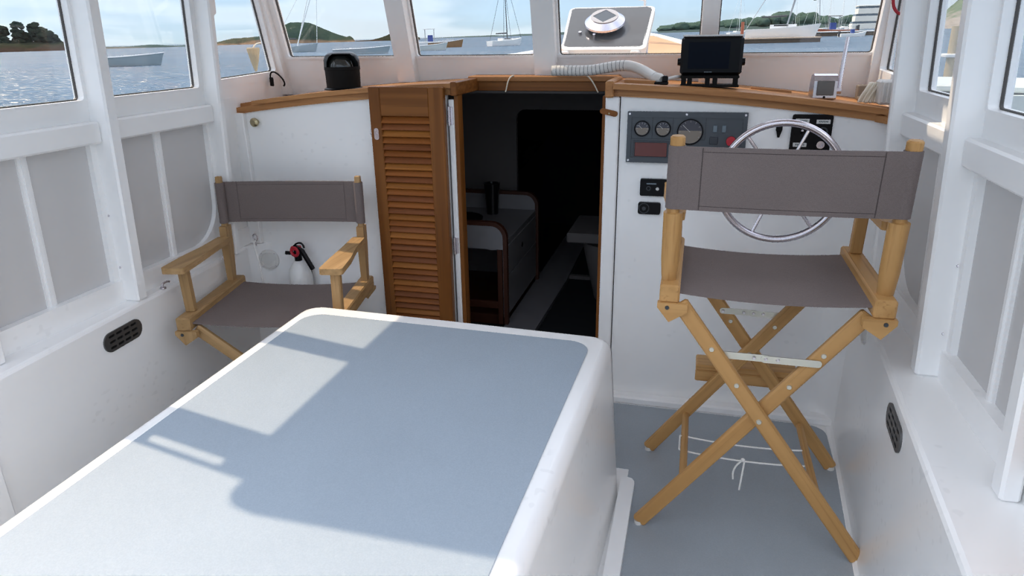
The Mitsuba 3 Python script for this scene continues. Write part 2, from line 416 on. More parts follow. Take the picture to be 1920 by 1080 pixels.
def lean(m, s):
    """Tumblehome: above the ledge the pilothouse sides lean slightly inboard."""
    m = m.copy(); v = np.array(m.vertices)
    v[:, 0] += s * (0.022 - 0.05 * np.maximum(v[:, 2] - Z_LEDGE, 0)) * (v[:, 2] > Z_LEDGE - 1e-6)
    m.vertices = v
    return m
def side_wall(s, name):
    side = 'port' if s < 0 else 'starboard'
    w = struct(name, liner(s), 'gelcoat', 25, label=f'white moulded {side} cockpit side with ledge')
    X = lambda x: s * x
    def px(poly, x0, x1):
        a, b = sorted((X(x0), X(x1)))
        return lean(plate_x(poly, a, b), s)
    # strip behind the ledge, panel frames with rounded openings, grey panels, battens
    part(w, 'skirting', px(sbox(YS, Z_LEDGE, BY, 0.652), 1.236, 1.30), 'gelcoat')
    for b, (y0, y1) in enumerate(BAYS[:2]):
        top = Z_RAIL0
        if b == 0:
            hole = sbox(y0 + 0.012, 0.652, y1 - 0.024, top)
        else:
            hole = sbox(y0 + 0.012, 0.652, y1 - 0.012, top)
            c = Polygon([(y1 - 0.162, 0.652), (y1 - 0.012, 0.652), (y1 - 0.012, 0.802)])
            arc = Point(y1 - 0.162, 0.802).buffer(0.15, quad_segs=10)
            hole = hole.difference(sbox(y1 - 0.162, 0.652, y1, 0.802)).union(arc)
        frame_ = sbox(y0 - 0.02, 0.652, y1 + 0.02, top + 0.02).difference(hole)
        part(w, 'panel_frame', px(frame_, 1.246, 1.285), 'white_paint')
        ym = y0 + 0.47 * (y1 - y0)
        for a, c in ((y0 - 0.02, ym), (ym, y1 + 0.02)):
            part(w, 'panel', px(sbox(a, 0.63, c, top + 0.02), 1.264, 1.29), 'panel_grey', label='pale grey wall panel')
        part(w, 'batten', cat(px(sbox(ym - 0.016, 0.652, ym + 0.016, top), 1.258, 1.27), px(sbox(ym - 0.006, 0.652, ym + 0.006, top), 1.253, 1.27)), 'white_paint')
        for z in (0.70, 0.88, 1.06):
            part(w, 'screw', lathe([(0, 0), (0.004, 0), (0.003, 1), (0, 1)], 8, (X(1.247), y1 - 0.006, z), (X(1.2445), y1 - 0.006, z)), 'steel')
    part(w, 'panel', px(sbox(2.385, 0.63, BY, Z_RAIL1 + 0.01), 1.246, 1.29), 'white_paint', label='white end panel in the corner')
    # rails, sill boards, head boards, outer skin
    for y0, y1 in BAYS[:2]:
        lo, hi = (X(1.214), y0, Z_RAIL0), (X(1.29), y1, Z_RAIL1)
        part(w, 'rail', lean(cbox(lo, hi, 0.006), s), 'white_paint')
    part(w, 'sill_board', px(sbox(1.30, Z_RAIL1 - 0.03, YE, Z_SILL), 1.248, 1.30), 'white_paint')
    part(w, 'head_board', px(sbox(1.26, Z_HEAD, YE - 0.15, 1.95), 1.235, 1.30), 'white_paint')
    part(w, 'outer_skin', px(sbox(1.24, -0.2, YE, Z_SILL - 0.02), 1.30, 1.32), 'white_paint')
    part(w, 'outer_skin', px(sbox(YS, -0.2, 1.26, 0.70), 1.30, 1.32), 'white_paint')
    # posts
    for i, (y0, y1) in enumerate(POSTS):
        if i == 0:
            slot = rrect(1.262, 1.46, 1.294, 1.80, 0.015)
            part(w, 'wing_board', px(sbox(1.252, 1.22, 1.362, 1.95).difference(slot), 1.262, 1.30), 'white_paint')
            m = lean(cbox((X(1.195), y0, Z_LEDGE), (X(1.232), y1, 1.95), 0.006), s)
        else:
            m = lean(cbox((X(1.183), y0, Z_LEDGE), (X(1.30), y1, 1.95), 0.006), s)
        part(w, 'post', m, 'white_paint')
    knee = Polygon([(2.392, 1.485), (2.440, 1.515), (2.440, 1.95), (2.392, 1.95)])
    part(w, 'knee', px(knee, 1.212, 1.30), 'white_paint')
    if s < 0: part(w, 'mooring_hook', cat(tube([(X(1.222), 1.95, 0.577), (X(1.222), 1.95, 0.59), (X(1.222), 1.97, 0.594), (X(1.222), 1.985, 0.59)], 0.004, 8, smooth=12),
                                lathe([(0, 0), (0.011, 0), (0.011, 1), (0, 1)], 12, (X(1.222), 1.95, 0.575), (X(1.222), 1.95, 0.580))), 'steel')
    return w
wl = side_wall(-1, 'wall_left')
wr = side_wall(1, 'wall_right')
part(wl, 'locker_panel', cbox((-1.168, -0.6, 0.02), (-1.140, 1.18, 0.50), 0.006), 'gelcoat')
part(wr, 'cap_board', cbox((1.246, 0.2, 0.655), (1.29, 1.262, 0.93), 0.006), 'teak_y', label='teak board aft of the last post')
part(wl, 'cap_board', cbox((-1.29, 0.2, 0.655), (-1.246, 1.262, 0.93), 0.006), 'teak_y', label='teak board aft of the last post')

# side windows: sash frame, dark gasket, pane
wn = 0
def window(frame_mesh, gasket_mesh, pane_mesh, label):
    global wn
    wn += 1
    k = struct(f'window_{wn}', label=label)
    part(k, 'sash', frame_mesh, 'white_paint')
    part(k, 'gasket', gasket_mesh, 'gasket')
    part(k, 'pane', pane_mesh, 'pane', smooth=False)
    return k
for s in (-1, 1):
    side = 'port' if s < 0 else 'starboard'
    for i, (y0, y1) in enumerate(GLASS):
        if i < 2:
            g = rrect(y0, Z_SILL, y1, Z_HEAD - 0.03, 0.012)
            lo = POSTS[i][1]; hi = POSTS[i + 1][0]
            outer = sbox(lo - 0.005, Z_SILL - 0.004, hi + 0.005, Z_HEAD + 0.005)
        else:
            g = Polygon([(y0, Z_SILL + 0.02), (y1, Z_SILL + 0.035), (y1 - 0.17, Z_HEAD - 0.03), (y0, Z_HEAD - 0.03)]).buffer(-0.012).buffer(0.012)
            outer = Polygon([(POSTS[2][1] - 0.005, Z_SILL - 0.004), (YE + 0.0, Z_SILL - 0.004), (YE - 0.185, Z_HEAD + 0.005), (POSTS[2][1] - 0.005, Z_HEAD + 0.005)])
        a, b = sorted((s * 1.246, s * 1.285))
        fm = plate_x(outer.difference(g), a, b)
        a, b = sorted((s * 1.2690, s * 1.2765))
        gm = plate_x(g.buffer(0.001).difference(g.buffer(-0.0035)), a, b)
        pm = plate_x(g, s * 1.272, s * 1.272 + 1e-4)
        pm = trimesh.Trimesh(pm.vertices, [f for f in pm.faces if np.ptp(pm.vertices[f][:, 0]) < 1e-6 and abs(pm.vertices[f][0, 0] - s * 1.272) < 5e-5], process=True)
        fm, gm, pm = lean(fm, s), lean(gm, s), lean(pm, s)
        window(fm, gm, pm, f'{side} side window, number {i + 1} from aft')

# ------------------------------------------------------------------ windscreen (raked aft going up)
WY = 2.90
RAKE = 0.30
def wpt(x, z):                                       # point of the windscreen's plane
    return np.array([x, WY - RAKE * (z - 1.343), z])
def on_screen(poly, back, front):
    """Polygon in (x, height along z) laid in the raked plane, with thickness along y."""
    m = ext(poly, front - back)
    v = m.vertices.copy()
    m.vertices = np.stack([v[:, 0], WY - RAKE * (v[:, 1] - 1.343) + back + v[:, 2], v[:, 1]], -1)
    m.invert()
    m.fix_normals()
    return m
PANES = [(-1.178, -0.652), (-0.562, -0.052), (0.052, 0.597), (0.662, 1.207)]
holes = [rrect(a, 1.343, b, 1.85, 0.012) for a, b in PANES]
wf = struct('wall_front', label='white bulkhead across the front of the cockpit')
_x = np.linspace(-1.275, 1.275, 31)
sheet = Polygon([(-1.275, 1.95)] + [(x, 1.245 - 0.057 * x * x) for x in _x] + [(1.275, 1.95)]).difference(shapely.union_all(holes))
part(wf, 'windscreen_frame', on_screen(sheet, -0.012, 0.03), 'white_paint')
for xa, xb in ((-0.652, -0.565), (-0.048, 0.048), (0.598, 0.662)):
    part(wf, 'mullion', on_screen(sbox(xa + 0.004, float(1.2585 - 0.057 * (0.5 * (xa + xb)) ** 2) - (0.0 if abs(xa + xb) < 0.2 else 0.0), xb - 0.004, 1.93), -0.062, -0.012), 'white_paint')
for s in (-1, 1):
    part(wf, 'corner_post', on_screen(sbox(min(s * 1.205, s * 1.25), 1.18, max(s * 1.205, s * 1.25), 1.93), -0.045, -0.012), 'white_paint')
for i, ((a, b), h) in enumerate(zip(PANES, holes)):
    gk = on_screen(h.buffer(0.001).difference(h.buffer(-0.0035)), 0.006, 0.018)
    pv = np.array([wpt(a + .001, 1.344), wpt(b - .001, 1.344), wpt(b - .001, 1.849), wpt(a + .001, 1.849)]) + [0, 0.012, 0]
    wn += 1
    k = struct(f'window_{wn}', label=f'windscreen pane {i + 1} of four from port')
    part(k, 'gasket', gk, 'gasket')
    part(k, 'bead', on_screen(sbox(a - 0.01, 1.333, b + 0.01, 1.343), -0.018, 0.002), 'white_paint')
    part(k, 'pane', trimesh.Trimesh(pv, [[0, 1, 2], [0, 2, 3]], process=False), 'pane', smooth=False)

# ------------------------------------------------------------------ roof
roof_poly = Polygon([(-1.29, 1.175), (1.29, 1.175), (1.29, 2.80), (-1.29, 2.80)]).buffer(-0.06).buffer(0.06, quad_segs=8)
roof_poly = roof_poly.union(sbox(-1.29, 2.2, 1.29, 2.80)).difference(rrect(0.560, 1.95, 0.675, 2.24, 0.015))  # slot in the unseen roof, added to throw the starboard sun patch
rm = plate_z(roof_poly, 1.95, 1.99)
rm = rm.subdivide_to_size(0.25)
rm.vertices[:, 2] += 0.05 * (1 - (rm.vertices[:, 0] / 1.29) ** 2)
ck = struct('ceiling', rm, 'white_paint', label='white pilothouse roof with an added opening over the helm for the sun patch')

# ------------------------------------------------------------------ bulkhead, dash, companionway
def B(x):                                            # underside of the teak moulding: camber
    return 1.217 - 0.057 * np.asarray(x) ** 2
DX0, DX1 = -0.290, 0.287                             # companionway opening
def camber_poly(x0, x1, zlo, dz_hi, n=16):
    xs = np.linspace(x0, x1, n)
    return Polygon([(x0, zlo)] + [(x1, zlo)] + [(x, float(B(x)) + dz_hi) for x in xs[::-1]])
def camber_slab(x0, x1, lo, hi, y0, y1, n=16):
    xs = np.linspace(x0, x1, n)
    P = Polygon([(x, float(B(x)) + lo) for x in xs] + [(x, float(B(x)) + hi) for x in xs[::-1]])
    return plate_y(P, y0, y1)
part(wf, 'bulkhead', plate_y(camber_poly(-1.26, DX0 - 0.03, 0.0, 0.004), BY, BY + 0.02), 'gelcoat', label='white bulkhead panel on the port side')
part(wf, 'bulkhead', plate_y(camber_poly(0.3405, 1.26, 0.0, 0.004), BY, BY + 0.02), 'gelcoat', label='white helm bulkhead on the starboard side')
part(wf, 'bulkhead', plate_y(sbox(DX0 - 0.03, 0.0, 0.345, 0.10), BY, BY + 0.02), 'gelcoat')
part(wf, 'toe_moulding', cbox((0.30, BY - 0.05, 0.0), (1.21, BY, 0.034), 0.012), 'gelcoat')
part(wf, 'toe_moulding', cbox((-1.26, BY - 0.05, 0.0), (-0.30, BY, 0.034), 0.012), 'gelcoat')
part(wf, 'corner_strip', cbox((-1.262, BY - 0.025, Z_LEDGE), (-1.205, BY, float(B(-1.2)) - 0.0), 0.004), 'white_paint')
# corner fairing on both sides, below the ledge
for s in (-1, 1):
    e = edge_x(s, BY)
    a = np.linspace(0, np.pi / 2, 8)
    pts = [(s * (e - 0.09 + 0.09 * math.sin(t)), BY - 0.09 + 0.09 * math.cos(t)) for t in a]
    part(wf, 'corner_cove', plate_z(Polygon(pts + [(s * (e + 0.02), BY - 0.09), (s * (e + 0.02), BY + 0.01), (s * (e - 0.09), BY + 0.01)]), 0.0, Z_LEDGE - 0.002), 'gelcoat')
# white door post on the starboard side, jamb edge on the port side
part(wf, 'door_post', cbox((DX1, BY - 0.016, 0.0), (0.337, BY + 0.03, float(B(0.31)) - 0.002), 0.004), 'white_paint')
# teak
tr = struct('trim_1', label='teak dashboard capping and companionway trim')
part(tr, 'moulding', camber_slab(0.287, 1.19, 0.0, 0.026, BY - 0.012, BY + 0.02), 'teak_x')
part(tr, 'moulding', camber_slab(-1.262, DX0, 0.0, 0.026, BY - 0.012, BY + 0.02), 'teak_x')
part(tr, 'moulding_end', bar((1.185, BY, float(B(1.2)) + 0.012), (1.262, BY - 0.075, float(B(1.25)) + 0.010), 0.03, 0.024, 0.002), 'teak_x')
part(tr, 'capping', camber_slab(0.315, 1.205, 0.026, 0.045, BY - 0.044, BY + 0.02), 'teak_x')
part(tr, 'capping', camber_slab(-1.155, DX0, 0.026, 0.043, BY - 0.026, BY + 0.02), 'teak_x')
part(tr, 'dash_top', camber_slab(0.30, 1.255, 0.012, 0.0425, BY + 0.02, 2.965), 'teak_x', label='teak dashboard top on the helm side')
part(tr, 'dash_top', camber_slab(-1.255, DX0, 0.012, 0.0405, BY + 0.02, 2.965), 'teak_x', label='teak dashboard top on the port side')
part(tr, 'corner_block', cbox((0.287, BY - 0.036, float(B(0.3)) - 0.004), (0.317, BY + 0.26, float(B(0.3)) + 0.052), 0.004), 'teak_y')
part(tr, 'reveal', cbox((DX0 - 0.004, BY - 0.03, float(B(0.3)) - 0.002), (DX0 + 0.020, BY + 0.27, float(B(0.3)) + 0.048), 0.003), 'door_x')
part(tr, 'header', cbox((DX0, 2.815, 1.208), (0.30, 2.845, 1.246), 0.002), 'door_x')
part(tr, 'header_cap', cbox((DX0 - 0.02, 2.795, 1.246), (0.30, 2.93, 1.266), 0.003), 'teak_x')
part(tr, 'jamb', cbox((DX0, BY - 0.004, 0.10), (DX0 + 0.016, BY + 0.05, 1.21), 0.002), 'door_z', label='reddish jamb strip at the left of the opening')
part(tr, 'jamb', cbox((DX1 - 0.014, BY + 0.01, 0.10), (DX1, BY + 0.05, 1.21), 0.002), 'door_z')
part(wf, 'door_jamb', cbox((-0.311, BY - 0.012, 0.0), (DX0, BY + 0.03, 1.195), 0.003), 'white_paint', label='white door jamb beside the louvred door')

# louvred door folded back against the port bulkhead
dk = struct('door_1', label='brown louvred companionway door folded back against the port bulkhead')
dx0, dx1, dz0, dz1, dy0, dy1 = -0.617, -0.314, 0.08, 1.243, BY - 0.058, BY - 0.028
part(dk, 'stile', cbox((dx0, dy0, dz0), (dx0 + 0.046, dy1, dz1), 0.003), 'door_z')
part(dk, 'stile', cbox((dx1 - 0.060, dy0, dz0), (dx1, dy1, dz1), 0.003), 'door_z')
part(dk, 'top_rail', cbox((dx0 + 0.046, dy0 + 0.002, dz1 - 0.108), (dx1 - 0.060, dy1, dz1), 0.002), 'door_x')
part(dk, 'bottom_rail', cbox((dx0 + 0.046, dy0 + 0.002, dz0), (dx1 - 0.060, dy1, dz0 + 0.10), 0.002), 'door_x')
zz = dz1 - 0.108 - 0.013
sl = bar((dx0 + 0.040, 0, 0), (dx1 - 0.054, 0, 0), 0.034, 0.0065, 0.0015, up=(0, -0.80, 0.60))
si = 0
while zz > dz0 + 0.10:
    part(dk, 'slat', mv(sl, (0, (dy0 + dy1) / 2 - 0.002, zz)), ('slat_a', 'slat_c', 'slat_b', 'slat_a', 'slat_c', 'slat_a', 'slat_c', 'slat_b')[si % 8])
    si += 1
    zz -= 0.0255
part(dk, 'latch_plate', cat(plate_y(rrect(dx0 + 0.014, 1.045, dx0 + 0.034, 1.09, 0.009), dy0 - 0.004, dy0), mv(lathe([(0, 0), (0.004, 0), (0.003, 1), (0, 1)], 10, (0, 0, 0), (0, -0.004, 0)), (dx0 + 0.024, dy0 - 0.003, 1.068))), 'chrome', label='small chrome latch plate')
part(dk, 'backing', cbox((dx0 + 0.04, dy1 - 0.004, dz0 + 0.05), (dx1 - 0.05, dy1, dz1 - 0.05), 0.001), 'door_z')
for z in (1.135, 0.62):
    hm = cat(rod((-0.306, BY - 0.02, z - 0.035), (-0.306, BY - 0.02, z + 0.035), 0.006, n=10), cbox((-0.311, BY - 0.016, z - 0.033), (-0.292, BY - 0.012, z + 0.033), 0.001))
    part(dk, 'hinge', hm, 'steel', label='steel hinge')
solo('door_catch', cat(cbox((-0.640, BY - 0.018, 1.050), (-0.624, BY, 1.082), 0.003), cbox((-0.636, BY - 0.032, 1.060), (-0.620, BY - 0.016, 1.073), 0.003)), 'steel',
     'small metal door catch on the bulkhead at the left edge of the louvred door', 'catch')

# ------------------------------------------------------------------ cabin beyond the opening
cs = struct('cabin_shell', label='dark cabin below the foredeck')
part(cs, 'liner', cbox((-1.16, 2.60, -0.15), (-1.12, 4.9, 1.16), 0), 'cabin_dimmed_liner')
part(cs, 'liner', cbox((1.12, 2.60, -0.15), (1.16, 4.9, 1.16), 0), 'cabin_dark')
part(cs, 'overhead', plate_y(Polygon([(-1.2, 1.13), (-0.3, 1.196), (0.3, 1.196), (1.2, 1.13), (1.2, 1.15), (0.3, 1.208), (-0.3, 1.208), (-1.2, 1.15)]), 2.85, 4.9), 'cabin_dimmed_liner')
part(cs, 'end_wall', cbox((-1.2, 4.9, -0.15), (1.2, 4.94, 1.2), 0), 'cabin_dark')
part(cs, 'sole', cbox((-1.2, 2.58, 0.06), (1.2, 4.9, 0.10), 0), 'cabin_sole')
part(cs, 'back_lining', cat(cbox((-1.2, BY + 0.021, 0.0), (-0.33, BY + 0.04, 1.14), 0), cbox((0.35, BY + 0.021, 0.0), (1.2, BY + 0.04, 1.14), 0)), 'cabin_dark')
bh = sbox(-1.12, 0.10, 1.12, 1.16).difference(rrect(-0.34, 0.12, 0.8, 1.045, 0.05))
part(cs, 'partition', plate_y(bh, 3.70, 3.73), 'cabin_dimmed_liner', label='grey partition with a wide dark opening')
part(cs, 'sole_strip', plate_z(Polygon([(-0.205, 2.62), (-0.06, 2.62), (-0.035, 3.6), (-0.05, 4.5), (-0.205, 4.5)]), 0.10, 0.125), 'cabin_dimmed_white', label='pale strip of cabin sole')
g = thing('galley_unit', 'white galley unit with dark red wood edging inside the cabin', 'cabinet')
gx0, gx1, gy0, gy1, gz = -1.10, -0.205, 2.92, 3.60, 0.525
part(g, 'carcass', cat(cbox((gx1 - 0.02, gy0 + 0.02, 0.15), (gx1, gy1, gz), 0.002), cbox((gx0, gy0 + 0.02, gz - 0.03), (gx1, gy1, gz), 0.002), cbox((gx0, gy1 - 0.02, 0.15), (gx1, gy1, gz), 0.002)), 'cabin_dimmed_white')
part(g, 'plinth', cbox((gx0, gy0 + 0.05, 0.10), (gx1 - 0.02, gy1, 0.15), 0.001), 'cabin_wood')
for yy, nm in ((gy0, 'end_fiddle'), (gy1 - 0.02, 'back_fiddle')):
    outer = sbox(gx0, gz - 0.03, gx1 - 0.0, gz + 0.085)
    pol = sbox(gx0, gz - 0.03, gx1 - 0.06, gz + 0.085).union(sbox(gx1 - 0.1, gz - 0.03, gx1, gz + 0.025)).union(Point(gx1 - 0.06, gz + 0.025).buffer(0.06, quad_segs=8))
    part(g, nm, plate_y(pol, yy, yy + 0.02), 'cabin_dimmed_white')
    a = np.linspace(0, np.pi / 2, 9)
    path = [(gx0, gz + 0.09)] + [(gx1 - 0.06 + 0.065 * math.sin(t), gz + 0.025 + 0.065 * math.cos(t)) for t in a] + [(gx1 + 0.005, 0.12)]
    part(g, 'edging', plate_y(LineString(path).buffer(0.009, cap_style='flat'), yy - 0.004, yy + 0.024), 'cabin_wood', label='dark red wooden edging')
part(g, 'end_frame', cat(cbox((gx1 - 0.035, gy0 + 0.003, 0.12), (gx1 - 0.012, gy0 + 0.02, gz - 0.03), 0.002), cbox((gx0, gy0 + 0.003, 0.20), (gx1 - 0.035, gy0 + 0.02, 0.235), 0.002)), 'cabin_wood')
part(g, 'drawer_front', cbox((gx1, gy0 + 0.05, 0.36), (gx1 + 0.006, gy1 - 0.05, 0.50), 0.002), 'cabin_dimmed_white')
part(g, 'door_front', cbox((gx1, gy0 + 0.05, 0.16), (gx1 + 0.006, gy1 - 0.05, 0.352), 0.002), 'cabin_dimmed_white')
part(g, 'finger_hole', lathe([(0, 0), (0.013, 0), (0.013, 1), (0, 1)], 16, (gx1 + 0.005, 3.24, 0.43), (gx1 + 0.008, 3.24, 0.43)), 'black_matt')
sk = mv(lathe([(0, 0), (0.12, 0), (0.125, 1), (0.115, 1), (0.11, 0.3), (0, 0.3)], 28, (0, 0, 0), (0, 0, 0.012)), (-0.55, 3.30, gz))
solo('sink_cover', sk, 'black_matt', 'round black sink cover on the galley counter', 'sink cover')
solo('tumbler', lathe([(0, 0), (0.030, 0), (0.041, 0.93), (0.042, 1), (0.036, 1), (0.034, 0.9), (0, 0.88)], 28, (-0.415, 3.46, gz), (-0.415, 3.46, gz + 0.165)), 'tumbler',
     'tall black tumbler standing on the galley counter', 'tumbler')
b = thing('cabin_bench', 'white boxed seat deep inside the dark cabin, at the right of the opening', 'seat')
part(b, 'seat_top', cbox((0.02, 3.28, 0.44), (0.60, 3.66, 0.49), 0.006), 'cabin_dimmed_liner')  # white seat given the darkened liner colour to look shaded
part(b, 'seat_base', mv(lathe([(0, 0), (0.13, 0), (0.2, 1), (0, 1)], 20, (0, 0, 0), (0, 0, 0.32)), (0.27, 3.47, 0.10)), 'cabin_dimmed_liner')
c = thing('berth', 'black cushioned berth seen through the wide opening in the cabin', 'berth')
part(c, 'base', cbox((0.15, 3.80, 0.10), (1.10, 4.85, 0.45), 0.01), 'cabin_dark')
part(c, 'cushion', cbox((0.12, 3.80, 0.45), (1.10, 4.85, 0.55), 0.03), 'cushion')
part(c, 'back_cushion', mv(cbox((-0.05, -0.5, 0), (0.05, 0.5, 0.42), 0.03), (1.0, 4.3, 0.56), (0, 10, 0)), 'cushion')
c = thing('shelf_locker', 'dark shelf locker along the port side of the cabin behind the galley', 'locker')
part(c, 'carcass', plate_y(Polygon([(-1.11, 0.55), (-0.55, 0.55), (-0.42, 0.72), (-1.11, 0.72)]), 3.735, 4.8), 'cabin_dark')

# ------------------------------------------------------------------ engine box
def engine_box():
    k = thing('engine_box', 'large white engine box with a blue grey non-skid top in the middle of the cockpit', 'engine box')
    h = 0.55
    top = Polygon([(-0.640, 0.30), (0.352, 0.30), (0.413, 1.947), (-0.658, 1.993)])
    rings = []
    def ring(off, r, z, dx=0.0):
        p = top.buffer(off, join_style='mitre')
        q = p.buffer(-r).buffer(r, quad_segs=8)
        c = np.array(q.exterior.coords)[:-1]
        L = LineString(np.vstack([c, c[:1]]))
        # resample from a fixed corner
        s0 = L.project(Point(-0.64, 0.30))
        pts = [L.interpolate((s0 + t) % L.length) for t in np.linspace(0, L.length, 180, endpoint=False)]
        return [(u.x, u.y, z) for u in pts]
    rings.append(ring(0.036, 0.075, 0.0))
    rings.append(ring(0.003, 0.065, h - 0.035))
    for t in np.linspace(0, np.pi / 2, 7)[1:]:
        rings.append(ring(0.002 - 0.030 * (1 - math.cos(t)), 0.065 - 0.010 * t, h - 0.035 + 0.035 * math.sin(t)))
    part(k, 'body', loft(rings), 'gelcoat', 40)
    inner = Polygon([(-0.588, 0.36), (0.305, 0.36), (0.352, 1.876), (-0.605, 1.905)]).buffer(-0.065).buffer(0.065, quad_segs=8)
    part(k, 'top_panel', plate_z(inner, h - 0.001, h + 0.003), 'nonskid', label='blue grey non-skid top panel')
    strip = Polygon([(0.452, 0.2), (0.494, 0.2), (0.498, 1.945), (0.488, 1.962), (0.470, 1.968), (0.452, 1.962)])
    return k, strip
ebk, strip = engine_box()
solo('floor_cleat', mv(plate_z(strip.buffer(-0.004).buffer(0.004), 0.0, 0.035)), 'white_paint', 'cream white batten on the floor along the foot of the engine box', 'batten')

# ------------------------------------------------------------------ director's chairs
def director_chair(name, label, pos, rot, seat, back_top, hw, fw, wy, wz, wx, footrest, arms_h):
    k = thing(name, label, 'chair', 'folding canvas chairs in the cockpit')
    A = trimesh.transformations.euler_matrix(0, 0, math.radians(rot)); A[:3, 3] = pos
    def P(nm, m, mat, **kw):
        m = m.copy(); m.apply_transform(A); return part(k, nm, m, mat, **kw)
    yb, yf = -0.235, 0.225
    rz = seat - 0.008
    brz = rz - 0.05
    for s in (-1, 1):
        rail = cat(cbox((s * hw - 0.026, yb - 0.01, brz), (s * hw + 0.026, yf + 0.01, rz), 0.005))
        P('seat_rail', rail, wy)
    # seat: sagging canvas
    u = np.linspace(-1, 1, 13); v = np.linspace(yb + 0.01, yf - 0.01, 8)
    top = np.array([[(x * (hw - 0.010), y, rz - 0.022 - 0.014 * (1 - x * x)) for y in v] for x in u])
    lo = top - [0, 0, 0.004]
    ring = lambda i: np.vstack([top[i], lo[i][::-1]])
    P('seat', loft([ring(i) for i in range(len(u))]), 'canvas', smooth=40)
    # back posts, round above a thicker foot
    ypost = yb + 0.045
    cz0, cz1 = back_top - 0.185, back_top - 0.024
    for s in (-1, 1):
        b0, b1 = np.array([s * (hw + 0.006), ypost, rz]), np.array([s * (hw + 0.006), ypost - 0.022, back_top])
        d = b1 - b0; L = np.linalg.norm(d)
        zc = (cz0 - 0.012 - rz) / (back_top - rz)
        pf = [(0, 0), (0.0195, 0), (0.0235, 0.15), (0.0245, zc - 0.03), (0.0245, zc), (0.016, zc + 0.005), (0.016, 1 - 0.07), (0.0185, 1 - 0.06), (0.0185, 1 - 0.01), (0.015, 1), (0, 1)]
        if footrest:
            P('back_post', lathe(pf, 20, b0, b1), wz)
        else:
            bm = b0 + (b1 - b0) * zc
            P('back_post', cat(loft([[(c_[0] + i_ * w_, c_[1] + j_ * d_, c_[2]) for i_, j_ in ((-1, -1), (1, -1), (1, 1), (-1, 1))] for c_, w_, d_ in ((b0, 0.012, 0.016), (b0 + 0.6 * (bm - b0), 0.014, 0.024), (bm, 0.014, 0.024))]),
                               bar(bm - (b1 - b0) * 0.02, b1, 0.022, 0.022, 0.003, up=(0, 1, 0))), wz)
        f0, f1 = np.array([s * hw, yf - 0.065, rz]), np.array([s * (hw + 0.004), yf - 0.065, rz + arms_h - 0.022])
        P('front_post', cat(bar(f0, f1, 0.034, 0.030, 0.004, up=(0, 1, 0))), wz)
        # armrest: a board widening to a rounded front end
        y0_ = ypost + 0.028
        pl = Polygon([(-0.012, y0_), (0.014, y0_), (0.017, -0.03), (0.032, 0.10), (0.036, 0.215), (-0.022, 0.215), (-0.020, 0.10), (-0.014, -0.03)])
        pl = pl.buffer(0.012, quad_segs=5)
        if s < 0: pl = shapely.affinity.scale(pl, -1, 1, origin=(0, 0))
        pl = shapely.affinity.translate(pl, s * hw, 0)
        am = plate_z(pl, rz + arms_h - 0.022, rz + arms_h)
        P('armrest', am, wy)
    # back canvas: two sleeves round the posts and a sheet between them
    tz = 0.5 * (cz0 + cz1)
    ym = ypost - 0.022 * (tz - rz) / (back_top - rz)
    px_ = hw + 0.006
    tilt = lambda m: (m.vertices.__setitem__((slice(None), 1), m.vertices[:, 1] - 0.022 * (m.vertices[:, 2] - tz) / (back_top - rz)), m)[1]
    xs = np.linspace(-px_, px_, 17)
    line = LineString([(x, ym - (0.016 if footrest else 0.013) - 0.012 * (1 - (x / px_) ** 2)) for x in xs])
    sleeve = shapely.union_all([Point(s * px_, ym).buffer(0.0215 if footrest else 0.0175, quad_segs=10) for s in (-1, 1)])
    pol = line.buffer(0.0028).union(sleeve).difference(shapely.union_all([Point(s * px_, ym).buffer(0.0185 if footrest else 0.0155, quad_segs=10) for s in (-1, 1)]))
    P('backrest', tilt(plate_z(pol, cz0, cz1)), 'canvas', smooth=40)
    yo_ = 0.016 if footrest else 0.013
    yy = lambda x: ym - yo_ - 0.012 * (1 - (x / px_) ** 2)
    seams = []
    for s in (-1, 1):
        x = s * (px_ - 0.062)
        for o in (-0.0026, 0.0026):
            seams.append(cbox((x - 0.0012, yy(x) + o - 0.001, cz0 + 0.002), (x + 0.0012, yy(x) + o + 0.001, cz1 - 0.002), 0))
    for z in (cz0 + 0.012, cz1 - 0.012):
        for o in (-0.0029, 0.0029):
            seams.append(tube([(x, yy(x) + o, z) for x in np.linspace(-px_ + 0.06, px_ - 0.06, 15)], 0.0008, 4))
    P('seam', tilt(cat(seams)), 'canvas_seam' if footrest else 'canvas_seam_soft')
    # crossed legs, front and back, with wooden hinge blocks and metal stays
    yl = {-1: yb + 0.012, 1: yf - 0.012}
    top_z = brz - 0.035
